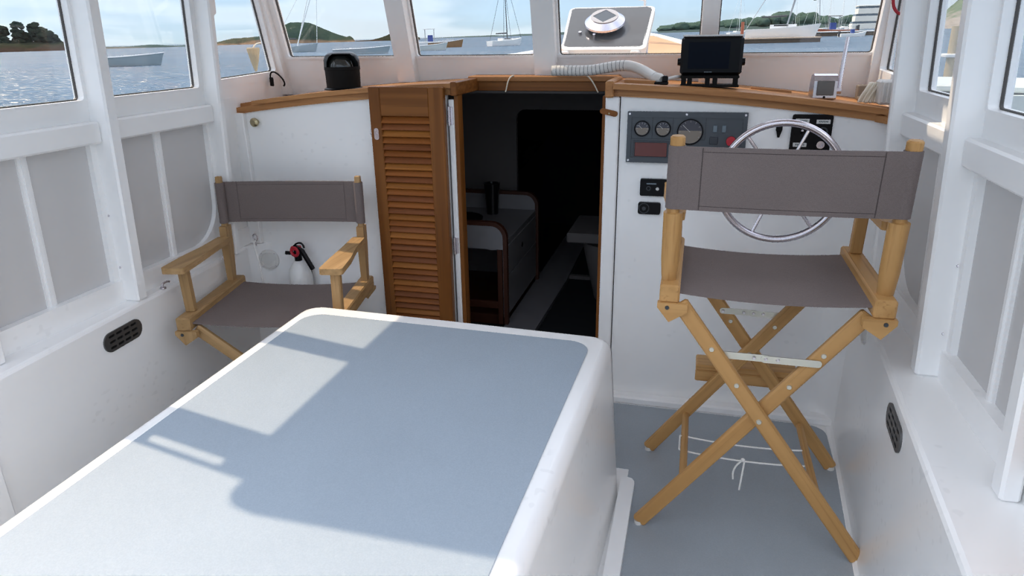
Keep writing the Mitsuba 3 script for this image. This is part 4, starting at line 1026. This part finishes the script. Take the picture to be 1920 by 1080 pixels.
part(hk, 'coaming', cat(cbox((-0.04 - 0.005, 3.38, 1.20), (0.36, 3.78, 1.325), 0.008)), 'hull_white')
for x in (-0.03, 0.30):
    part(hk, 'hinge', cbox((x - 0.012, 3.365, 1.305), (x + 0.03, 3.405, 1.348), 0.005), 'hull_white')
part(hk, 'prop', rod((-0.03, 3.70, 1.315), (-0.03, 3.72, 1.505), 0.005, n=8), 'steel')
part(hk, 'prop', rod((0.34, 3.70, 1.315), (0.34, 3.72, 1.505), 0.005, n=8), 'steel')
part(hk, 'handle', on_lid(cat(rod((-0.125, 0.145, 0.006), (-0.125, 0.145, 0.018), 0.008, n=10), rod((-0.05, 0.10, 0.006), (-0.05, 0.10, 0.03), 0.007, n=10))), 'chrome')
sv = thing('solar_vent', 'round chrome solar vent with a dark square cell on the propped hatch lid', 'vent')
VC = (-0.012, 0.205)
part(sv, 'base', on_lid(mv(lathe([(0, 0), (0.075, 0), (0.078, 0.6), (0.065, 1), (0, 1)], 36, (0, 0, 0), (0, 0, 0.018)), (*VC, 0.007))), 'boat_dark')
part(sv, 'dome', on_lid(mv(lathe([(0, 0), (0.085, 0), (0.098, 0.25), (0.096, 0.45), (0.070, 0.95), (0.060, 1), (0, 1)], 40, (0, 0, 0), (0, 0, 0.042)), (*VC, 0.020))), 'chrome', smooth=25)
part(sv, 'rim', on_lid(mv(ext(Point(0, 0).buffer(0.066).difference(Polygon([(0.058, 0), (0, 0.058), (-0.058, 0), (0, -0.058)])), 0.003), (*VC, 0.0615))), 'gauge_mark')
part(sv, 'solar_cell', on_lid(mv(ext(Polygon([(0.058, 0), (0, 0.058), (-0.058, 0), (0, -0.058)]), 0.0015), (*VC, 0.0615))), 'panel_slate')
fs = thing('bow_flag', 'white and navy cloth on a thin staff at the bow', 'flag')
part(fs, 'staff', rod((0.13, 6.1, 1.34), (0.13, 6.1, 2.05), 0.010, n=8), 'spar_white')
gx = np.linspace(0, 1, 9); gzz = np.linspace(0, 1, 9)
G = np.array([[(0.12 - 0.30 * a, 6.1 + 0.03 * math.sin(7 * a + 2 * b_), 1.665 + 0.06 * a + 0.40 * b_) for b_ in gzz] for a in gx])
part(fs, 'cloth', loft([np.vstack([g_, (g_ + [0, 0.003, 0])[::-1]]) for g_ in G]), 'cloth_white', smooth=40)
G2 = np.array([[(0.12 - 0.16 * a, 6.094 + 0.03 * math.sin(7 * a * 0.6 + 2 * b_), 1.668 + 0.12 * (1 - a) * 0.0 + 0.02 + 0.11 * a + 0.03 * b_) for b_ in np.linspace(0, 1, 4)] for a in gx])
part(fs, 'stripe', loft([np.vstack([g_, (g_ + [0, 0.002, 0])[::-1]]) for g_ in G2]), 'navy', smooth=40)

# tan cone shape hung outside the port forward window
pf = thing('tan_cone', 'tapered tan bag hanging outside the forward port window', 'cone')
part(pf, 'cone', lathe([(0, 0), (0.005, 0), (0.018, 0.45), (0.029, 0.95), (0.026, 1), (0, 1)], 16, (-1.345, 2.875, 1.283), (-1.345, 2.875, 1.385)), 'tan_cloth', smooth=40)
part(pf, 'cord', tube([(-1.345, 2.875, 1.383), (-1.330, 2.885, 1.402), (-1.290, 2.905, 1.40), (-1.262, 2.905, 1.385)], 0.003, 6, smooth=10), 'rope')

# ------------------------------------------------------------------ sea and everything outside (sea level relative to the slightly heeled boat)
K, S, Z0 = 0.01082, 0.00227, -0.25
def heel(m):
    """The boat lies heeled by 0.6 degrees, so the world outside is tilted against it."""
    m = m.copy(); v = m.vertices
    m.vertices = np.stack([v[:, 0] - K * v[:, 2], v[:, 1] - S * v[:, 2], v[:, 2] + K * v[:, 0] + S * v[:, 1] + Z0], -1)
    return m
def opart(parent, name, mesh, mat, **kw):
    return part(parent, name, heel(mesh), mat, **kw)
def at(az, d):
    """Point at a compass bearing (degrees to port of the bow) and distance from the cockpit."""
    a = math.radians(az)
    return np.array([0.6 - d * math.sin(a), d * math.cos(a)])
rad = np.r_[0, np.geomspace(1.5, 12000, 60)]
ang = np.linspace(0, 2 * np.pi, 97)
P = np.array([[(r * math.cos(a), r * math.sin(a), 0) for a in ang] for r in rad])
sea = heel(grid_mesh(P)); 
if sea.face_normals[2000][2] < 0: sea.invert()
k = numbered('sea'); scene[k] = mikit.ply(sea, 'mat_sea', smooth=False)
labels[k] = {'label': 'rippled blue sea glittering in the sun', 'category': 'sea', 'kind': 'stuff'}

rng = np.random.default_rng(7)
def land_mesh(az0, az1, d0, depth, prof, n=60, rough=0.12, seed=1):
    """A shore between two bearings: prof(t) gives the height along it."""
    m_ = 12
    P = []
    for i in range(n + 1):
        t = i / n
        az = az0 + (az1 - az0) * t
        row = []
        H = max(prof(t), 0.02)
        for j in range(m_ + 1):
            q = j / m_
            d = d0 + depth * q + d0 * 0.012 * (meshkit.noise(np.array([t * 14, seed, 0.3])) - .5)
            x, y = at(az, d)
            up = math.sin(math.pi * min(q * 1.0, 1)) ** 0.6
            nz = meshkit.fbm(np.array([x / d0 * 60, y / d0 * 60, seed * 3.0]), 4) - 0.5
            row.append((x, y, -0.3 + H * up * (1 + 2 * rough * nz) + 0.3 * (j not in (0, m_))))
        P.append(row)
    m = grid_mesh(np.array(P))
    return m
def interp(*pts):
    xs, zs = zip(*pts)
    return lambda t: float(np.interp(t, xs, zs))
def blob(c, r, seed, sub=2, rough=0.35, freq=1.6):
    m = trimesh.creation.icosphere(sub)
    v = m.vertices
    v = v * (1 + rough * (meshkit.fbm(v * freq + seed * 7.3, 3) - 0.5)[:, None] * 2)
    m.vertices = v * np.asarray(r) + np.asarray(c)
    return m

# ---- port: islet with pines
isl = thing('pine_islet', 'low rocky islet carrying dark pines, far left beyond the port windows', 'island')
opart(isl, 'rock', land_mesh(60, 45.3, 590, 60, interp((0, 7), (0.5, 7), (0.72, 7), (0.85, 6.5), (0.94, 6), (1, 2)), 60, 0.25, 2), 'land_island', smooth=True)
pines = [(49.6, 13, 13.5, 2.0, 'broad low dark pine at the left end of the islet'), (49.35, 8, 21, 13, 'small round crowned pine rising above the low ones at left'),
         (48.55, 9, 25, 17, 'slender pine with the highest thin crown on the islet'), (48.45, 12, 17, 5, 'bushy dark pine under the slender one'),
         (47.5, 11, 24, 11, 'tallest dense pine on the islet'), (47.15, 14, 18, 9, 'wide spreading pine right of the tallest on the islet'), (46.6, 9, 12, 4, 'low shrubby pine at the right of the tree group'),
         (45.95, 4.5, 8.5, 3, 'lone small clipped shrub at the right end of the islet')]
for az, wdt, hgt, zb, lab in pines:
    hgt, zb = 3.0 + 0.66 * hgt, 1.0 + 0.66 * zb
    tk_ = thing('pine_tree', lab, 'tree')
    x, y = at(az, 612)
    opart(tk_, 'trunk', rod((x, y, 3), (x + rng.uniform(-1, 1), y, hgt * 0.85), 0.45, 0.25, 8), 'bark')
    cr = []
    for i in range(22):
        a = rng.uniform(0, 6.28); rr_ = math.sqrt(rng.uniform(0, 1)) * 0.36 * wdt
        z = zb + (hgt - zb) * rng.uniform(0.0, 0.88) * (1 - 0.25 * rr_ / wdt)
        sc = wdt * rng.uniform(0.14, 0.24)
        cr.append(blob((x + rr_ * math.cos(a), y + rr_ * math.sin(a), z), (sc, sc, min(sc * 0.75, 0.3 * (hgt - zb))), rng.integers(1, 99), 2, 0.6, 2.6))
    cr.append(blob((x, y, hgt - wdt * 0.10), (wdt * 0.22, wdt * 0.22, wdt * 0.12), 3, 2, 0.5, 2.2))
    opart(tk_, 'crown', cat(cr), 'foliage', smooth=True)
# ---- low far land strips
k = solo('low_shore', heel(land_mesh(45.0, 36.9, 700, 40, interp((0, 1.6), (0.3, 1.4), (0.5, 2.4), (0.7, 1.0), (1, 1.6)), 40, 0.4, 5)), 'land_far', 'thin dark line of low rocks on the horizon beyond the port windows', 'shore', True)
k = solo('wooded_shore', heel(land_mesh(37.3, 32.6, 900, 60, interp((0, 0.8), (0.15, 3), (0.4, 6.5), (0.7, 9), (1, 11)), 40, 0.25, 6)), 'land_hill', 'long wooded shore rising to the right, left of the windscreen', 'shore', True)
# ---- hill and rocky islet ahead to port
k = solo('wooded_hill', heel(land_mesh(33.5, 26.75, 800, 90, interp((0, 6), (0.13, 17), (0.20, 19.5), (0.33, 21.5), (0.53, 21), (0.68, 14), (0.83, 7.5), (0.91, 5), (0.945, 6.2), (0.975, 4.5), (1, 0.3)), 90, 0.10, 3)), 'land_hill',
         'dark green hill with an ochre rocky slope ahead to port', 'hill', True)
hi = thing('rocky_islet', 'small rocky islet with a tuft of trees right of the hill', 'island')
opart(hi, 'rock', land_mesh(26.7, 21.8, 860, 60, interp((0, 0.6), (0.25, 1.2), (0.42, 4.5), (0.6, 8), (0.8, 7), (1, 2)), 50, 0.4, 8), 'land_island', smooth=True)
x, y = at(23.7, 880)
opart(hi, 'trees', cat([blob((x + rng.uniform(-6, 9), y, 9 + rng.uniform(-2, 4)), (4.5, 4.5, 3.2), i, 2, 0.5, 2) for i in range(7)]), 'foliage', smooth=True)
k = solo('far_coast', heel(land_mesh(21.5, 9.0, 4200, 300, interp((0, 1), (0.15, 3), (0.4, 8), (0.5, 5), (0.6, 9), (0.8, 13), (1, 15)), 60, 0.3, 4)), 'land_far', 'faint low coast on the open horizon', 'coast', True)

# ---- starboard shore with trees and marina
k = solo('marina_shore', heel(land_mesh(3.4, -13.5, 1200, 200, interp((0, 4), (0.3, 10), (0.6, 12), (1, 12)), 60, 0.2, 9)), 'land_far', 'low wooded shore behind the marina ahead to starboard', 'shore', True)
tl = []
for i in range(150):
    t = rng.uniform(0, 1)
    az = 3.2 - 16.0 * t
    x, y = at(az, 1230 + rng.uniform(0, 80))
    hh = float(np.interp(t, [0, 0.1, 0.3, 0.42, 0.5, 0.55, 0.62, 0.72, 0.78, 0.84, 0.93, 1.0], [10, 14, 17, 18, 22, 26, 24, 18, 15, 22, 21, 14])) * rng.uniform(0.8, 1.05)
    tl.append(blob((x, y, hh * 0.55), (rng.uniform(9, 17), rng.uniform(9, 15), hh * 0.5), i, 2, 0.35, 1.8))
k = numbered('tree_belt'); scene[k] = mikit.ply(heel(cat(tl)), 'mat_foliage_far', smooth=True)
labels[k] = {'label': 'continuous belt of dark trees along the marina shore', 'category': 'trees', 'kind': 'stuff'}
k = solo('rocky_hillside', heel(land_mesh(-14.6, -62.0, 330, 200, interp((0, 1), (0.03, 10), (0.10, 30), (0.25, 40), (0.6, 44), (1, 30)), 110, 0.25, 11)), 'land_cliff', 'green hillside with a rocky foot seen through the starboard windows', 'hillside', True)

# ------------------------------------------------------------------ boats
def hull_rings(L, Bm, F, sheer, transom=0.75, deep=0.25, n=18):
    """Rings from stern to bow of a hull afloat, bow towards +x."""
    R = []
    for i in range(n + 1):
        t = i / n
        x = -L / 2 + L * t
        w = Bm / 2 * (transom + (1 - transom) * math.sin(math.pi * min(t / 0.55, 1) / 2)) * (1 - max(0, (t - 0.5) / 0.5) ** 2.2) ** 0.9
        w = max(w, 0.01)
        f = F * (0.85 + 0.15 * t) + sheer * (max(0, t - 0.4) / 0.6) ** 2 + 0.25 * sheer * max(0, 0.3 - t)
        xo = 0.10 * L * max(0, (t - 0.75) / 0.25)
        R.append((x, w, f, xo))
    return R
def hull_mesh(L, Bm, F, sheer, z0=-0.25, z1=None, inset=0.0, transom=0.75):
    rings = []
    for x, w, f, xo in hull_rings(L, Bm, F, sheer, transom):
        top = f if z1 is None else z1 * f
        rk_ = lambda z: xo * (z / max(f, 0.1)) * 0.6
        ring = []
        for q in np.linspace(0, 1, 6):
            z = z0 + (top - z0) * q
            ring.append((x + rk_(z), (w - inset) * (0.72 + 0.28 * q ** 0.6) if w > 0.02 else w, z))
        full = ring + [(a, -b_, c_) for a, b_, c_ in ring[::-1]]
        rings.append(full)
    return loft(rings)
def place(m, az, d, head):
    m = m.copy()
    m.apply_transform(trimesh.transformations.rotation_matrix(math.radians(head), (0, 0, 1)))
    x, y = at(az, d)
    m.apply_translation((x, y, 0))
    return m
def rowing_boat(label, az, d, L, head, mat='hull_pale', rimmat='hull_white', F=0.55, sh=0.35):
    k = thing('rowing_boat', label, 'boat')
    opart(k, 'hull', place(hull_mesh(L, L * 0.36, F, F * sh), az, d, head), mat, smooth=50)
    rim = [(x + xo * 0.6, w + 0.02, f) for x, w, f, xo in hull_rings(L, L * 0.36, F, F * sh)]
    rim = rim + [(a, -b_, c_) for a, b_, c_ in rim[::-1]]
    opart(k, 'gunwale', place(tube(rim, 0.05, 6, closed=True), az, d, head), rimmat)
    ins = [(x * 0.94, max(w - 0.08, 0.01), f + 0.004) for x, w, f, xo in hull_rings(L, L * 0.36, F, F * sh)]
    opart(k, 'inside', place(loft([[(a, b_, c_), (a, -b_, c_), (a, -b_, c_ - 0.1), (a, b_, c_ - 0.1)] for a, b_, c_ in ins]), az, d, head), 'hull_grey')
    for u in (-0.18, 0.12):
        opart(k, 'thwart', place(cbox((u * L - 0.12, -L * 0.14, F * 0.94), (u * L + 0.12, L * 0.14, F * 1.02), 0.01), az, d, head), 'hull_white')
    return k
def sail_boat(label, az, d, L, head, mast, mat='hull_white', cabin=True, rake=0.0, F=None, sparm='spar', wire=0.02, z=0.0):
    F = F or 0.11 * L
    k = thing('sailing_boat', label, 'boat')
    def Q(nm, m, mat_, **kw):
        return opart(k, nm, place(mv(m, (0, 0, z)), az, d, head), mat_, **kw)
    Q('hull', hull_mesh(L, L * 0.31, F, F * 0.35, transom=0.8), mat, smooth=50)
    if cabin:
        pl = Polygon([(-0.15 * L, 0.10 * L), (0.10 * L, 0.09 * L), (0.22 * L, 0.03 * L), (0.22 * L, -0.03 * L), (0.10 * L, -0.09 * L), (-0.15 * L, -0.10 * L)])
        Q('cabin', plate_z(pl, F * 0.9, F * 0.9 + 0.055 * L), 'hull_white')
        Q('cabin_window', cat(cbox((-0.10 * L, -0.100 * L, F + 0.018 * L), (0.10 * L, 0.100 * L, F + 0.038 * L), 0.01)), 'boat_dark')
    mx = 0.08 * L
    Q('mast', rod((mx, 0, F * 0.8), (mx - rake, 0, mast), 0.012 * L, 0.007 * L, 8), sparm)
    Q('boom', rod((mx, 0, F + 0.16 * L), (mx - 0.36 * L, 0, F + 0.15 * L), 0.016 * L, 0.012 * L, 8), 'boat_dark')
    Q('stay', cat(rod((mx - rake, 0, mast * 0.97), (0.54 * L, 0, F * 1.25), wire, n=5), rod((mx - rake, 0, mast * 0.97), (-0.48 * L, 0, F), wire, n=5),
                  [rod((mx - rake, 0, mast * 0.85), (mx, s * 0.15 * L, F), wire, n=5) for s in (-1, 1)]), sparm)
    return k
def motor_boat(label, az, d, L, head, mat='hull_white', canopy='hull_white', seat='boat_blue'):
    k = thing('motor_boat', label, 'boat')
    F = 0.13 * L
    def Q(nm, m, mat_, **kw):
        return opart(k, nm, place(m, az, d, head), mat_, **kw)
    Q('hull', hull_mesh(L, L * 0.36, F, F * 0.4), mat, smooth=50)
    Q('deck', plate_z(Polygon([(-0.42 * L, -0.13 * L), (0.30 * L, -0.12 * L), (0.30 * L, 0.12 * L), (-0.42 * L, 0.13 * L)]), F * 0.85, F * 0.98), 'hull_white')
    Q('console', cbox((-0.06 * L, -0.06 * L, F), (0.06 * L, 0.06 * L, F + 0.14 * L), 0.02), seat)
    Q('canopy', cbox((-0.16 * L, -0.10 * L, F + 0.27 * L), (0.12 * L, 0.10 * L, F + 0.285 * L), 0.02), canopy)
    Q('canopy_leg', cat([rod((x * L, y * L, F), (x * L, y * L, F + 0.27 * L), 0.006 * L, n=6) for x in (-0.12, 0.09) for y in (-0.08, 0.08)]), 'spar')
    Q('outboard', cbox((-0.54 * L, -0.04 * L, 0.1), (-0.47 * L, 0.04 * L, F + 0.08 * L), 0.03), 'boat_dark')
    return k

rowing_boat('pale grey rowing boat on the glittering water beyond the port windows', 43.2, 73, 6.8, 42, 'hull_grey', F=0.85, sh=0.22)
rowing_boat('long pale rowing boat partly behind the compass, ahead to port', 26.4, 92, 6.6, 25, 'hull_grey', F=0.72, sh=0.25)
sail_boat('small grey sailing boat with a raked mast in the left windscreen pane', 31.3, 126, 7.0, 28, 14.0, 'hull_grey', False, -4.5, 1.0, 'spar_white', 0.05)
motor_boat('white motor launch with a blue console ahead to port', 21.0, 140, 8.0, 20, 'hull_white', 'hull_white')
rowing_boat('low pale green dinghy in front of the brown hulled boat', 21.4, 104, 5.6, 18, 'hull_pale', F=0.75)
rowing_boat('varnished brown boat beyond the pale dinghy', 19.9, 132, 6.0, 18, 'hull_wood', F=1.0)
motor_boat('tiny white boat at the right edge of the left windscreen pane', 23.2, 190, 4.0, 15)
sail_boat('white sailing yacht lying stern on with a dark sprayhood in the second windscreen pane', 15.2, 132, 7.2, 55, 12.5, 'hull_white', True, 0.4, 1.0, 'boat_dark', 0.03)
# dock with a classic boat
dk_ = thing('floating_dock', 'weathered wooden floating dock ahead to starboard carrying a white boat', 'dock')
def onpl(m, mat, nm): return opart(dk_, nm, place(m, -5.4, 99, 0), mat)
onpl(cbox((-4.6, -2.6, 0.45), (4.6, 2.6, 0.62), 0.03), 'float_wood', 'deck')
onpl(cbox((-4.5, -2.5, -0.2), (4.5, 2.5, 0.45), 0.05), 'float_side', 'float')
sail_boat('white classic sailing boat standing on the floating dock', -5.4, 99, 8.4, -3, 14.0, 'hull_white', True, -2.6, 1.05, 'spar', 0.04, z=0.75)
pl_ = thing('dock_piling', 'rust red steel pile at the left end of the floating dock', 'pile')
opart(pl_, 'pile', place(rod((0, 0, -0.2), (0, 0, 2.6), 0.20, n=12), -2.75, 100, 0), 'antifoul')
# marina pontoon and boats further off
mp = thing('marina_pontoon', 'long dark marina pontoon behind the floating dock', 'dock')
opart(mp, 'deck', place(cbox((-9, -1, 0.1), (9, 1, 0.75), 0.05), -9.2, 150, -6), 'float_side')
opart(mp, 'edge', place(cbox((-9.1, -1.1, 0.75), (9.1, 1.1, 0.95), 0.05), -9.2, 150, -6), 'hull_white')
motor_boat('white motor boat with a pale awning at the left end of the marina', -0.3, 240, 4.5, 10)
motor_boat('rusty red and white motor boat alongside the marina pontoon', -8.9, 170, 9.5, 180, 'antifoul', 'gauge_cream')
motor_boat('white inflatable tender at the right end of the marina pontoon', -10.2, 140, 4.6, 20, 'hull_white', 'hull_white')
sail_boat('white yacht with a tall thin mast behind the floating dock', -7.6, 260, 9.0, 30, 15.5, 'hull_white', True, 0, 1.2, 'spar_white', 0.03)
sail_boat('white yacht with a bare mast left of the floating dock', -2.4, 230, 7.0, 40, 13.5, 'hull_white', True, 0, 1.1, 'spar_white', 0.03)
yl4 = ['distant moored yacht, second from the left of four behind the marina pontoon', 'distant moored yacht, third from the left of four behind the marina pontoon', 'distant moored yacht, leftmost of four behind the marina pontoon', 'distant moored yacht, rightmost of four behind the marina pontoon']
for i, (az, d) in enumerate(((-8.5, 420), (-9.4, 450), (-6.4, 430), (-10.3, 430))):
    k = sail_boat(yl4[i], az, d, 10.0, 30 + 40 * i, 19.0, 'hull_white', False, 0, 1.5, 'spar_white', 0.03)
    labels[k]['group'] = 'distant yachts in the marina'
mb = thing('marina_building', 'cream terraced building behind the marina at the right', 'building')
for i in range(3):
    opart(mb, 'storey', place(cbox((-7 + i * 1.0, -4, 0.5 + 3.4 * i), (7, 4, 3.0 + 3.4 * i), 0.1), -11.0, 400, 0), 'building_wall')
    opart(mb, 'window_band', place(cbox((-6.8 + i * 1.0, -3.8, 3.0 + 3.4 * i), (6.8, 3.8, 3.9 + 3.4 * i), 0.05), -11.0, 400, 0), 'building_glass')
opart(mb, 'roof', place(cbox((-5.2, -4.2, 10.7), (7.2, 4.2, 11.2), 0.1), -11.0, 400, 0), 'building_wall')
# pale hull added for the bright band low in the starboard windows
al = thing('added_pale_hull', 'pale hull added close by for the bright band in the starboard windows', 'boat')
opart(al, 'hull', place(hull_mesh(7.0, 2.2, 0.86, 0.03), -25.5, 12.2, -25.5), 'hull_pale', smooth=50)
opart(al, 'deck_strip', place(cbox((-2.6, -0.9, 0.80), (2.2, 0.9, 0.885), 0.02), -25.5, 12.2, -25.5), 'hull_pale')
opart(al, 'fender', place(cat(rod((-0.6, -1.17, 0.45), (-0.1, -1.19, 0.45), 0.05, n=10), rod((0.9, -1.13, 0.55), (1.5, -1.10, 0.55), 0.05, n=10)), -25.5, 12.2, -25.5), 'hull_white')
st = thing('white_stanchion', 'thin white post with a round cap beside the added pale hull', 'post')
opart(st, 'post', place(rod((0, 0, 0.7), (0, 0, 1.12), 0.03, n=10), -15.35, 11.0, 0), 'hull_white')
opart(st, 'cap', place(trimesh.creation.icosphere(2, 0.07).apply_translation((0, 0, 1.14)), -15.35, 11.0, 0), 'hull_white')
pj = thing('mooring_pile', 'broad tan wooden mooring pile with a white band beyond the added pale hull', 'pile')
opart(pj, 'pile', place(rod((0, 0, -0.3), (0, 0, 1.62), 0.14, n=14), -16.7, 18.5, 0), 'tan_cloth')
opart(pj, 'band', place(cbox((-0.22, -0.16, 0.98), (0.22, 0.16, 1.06), 0.02), -16.7, 18.5, 0), 'hull_white')
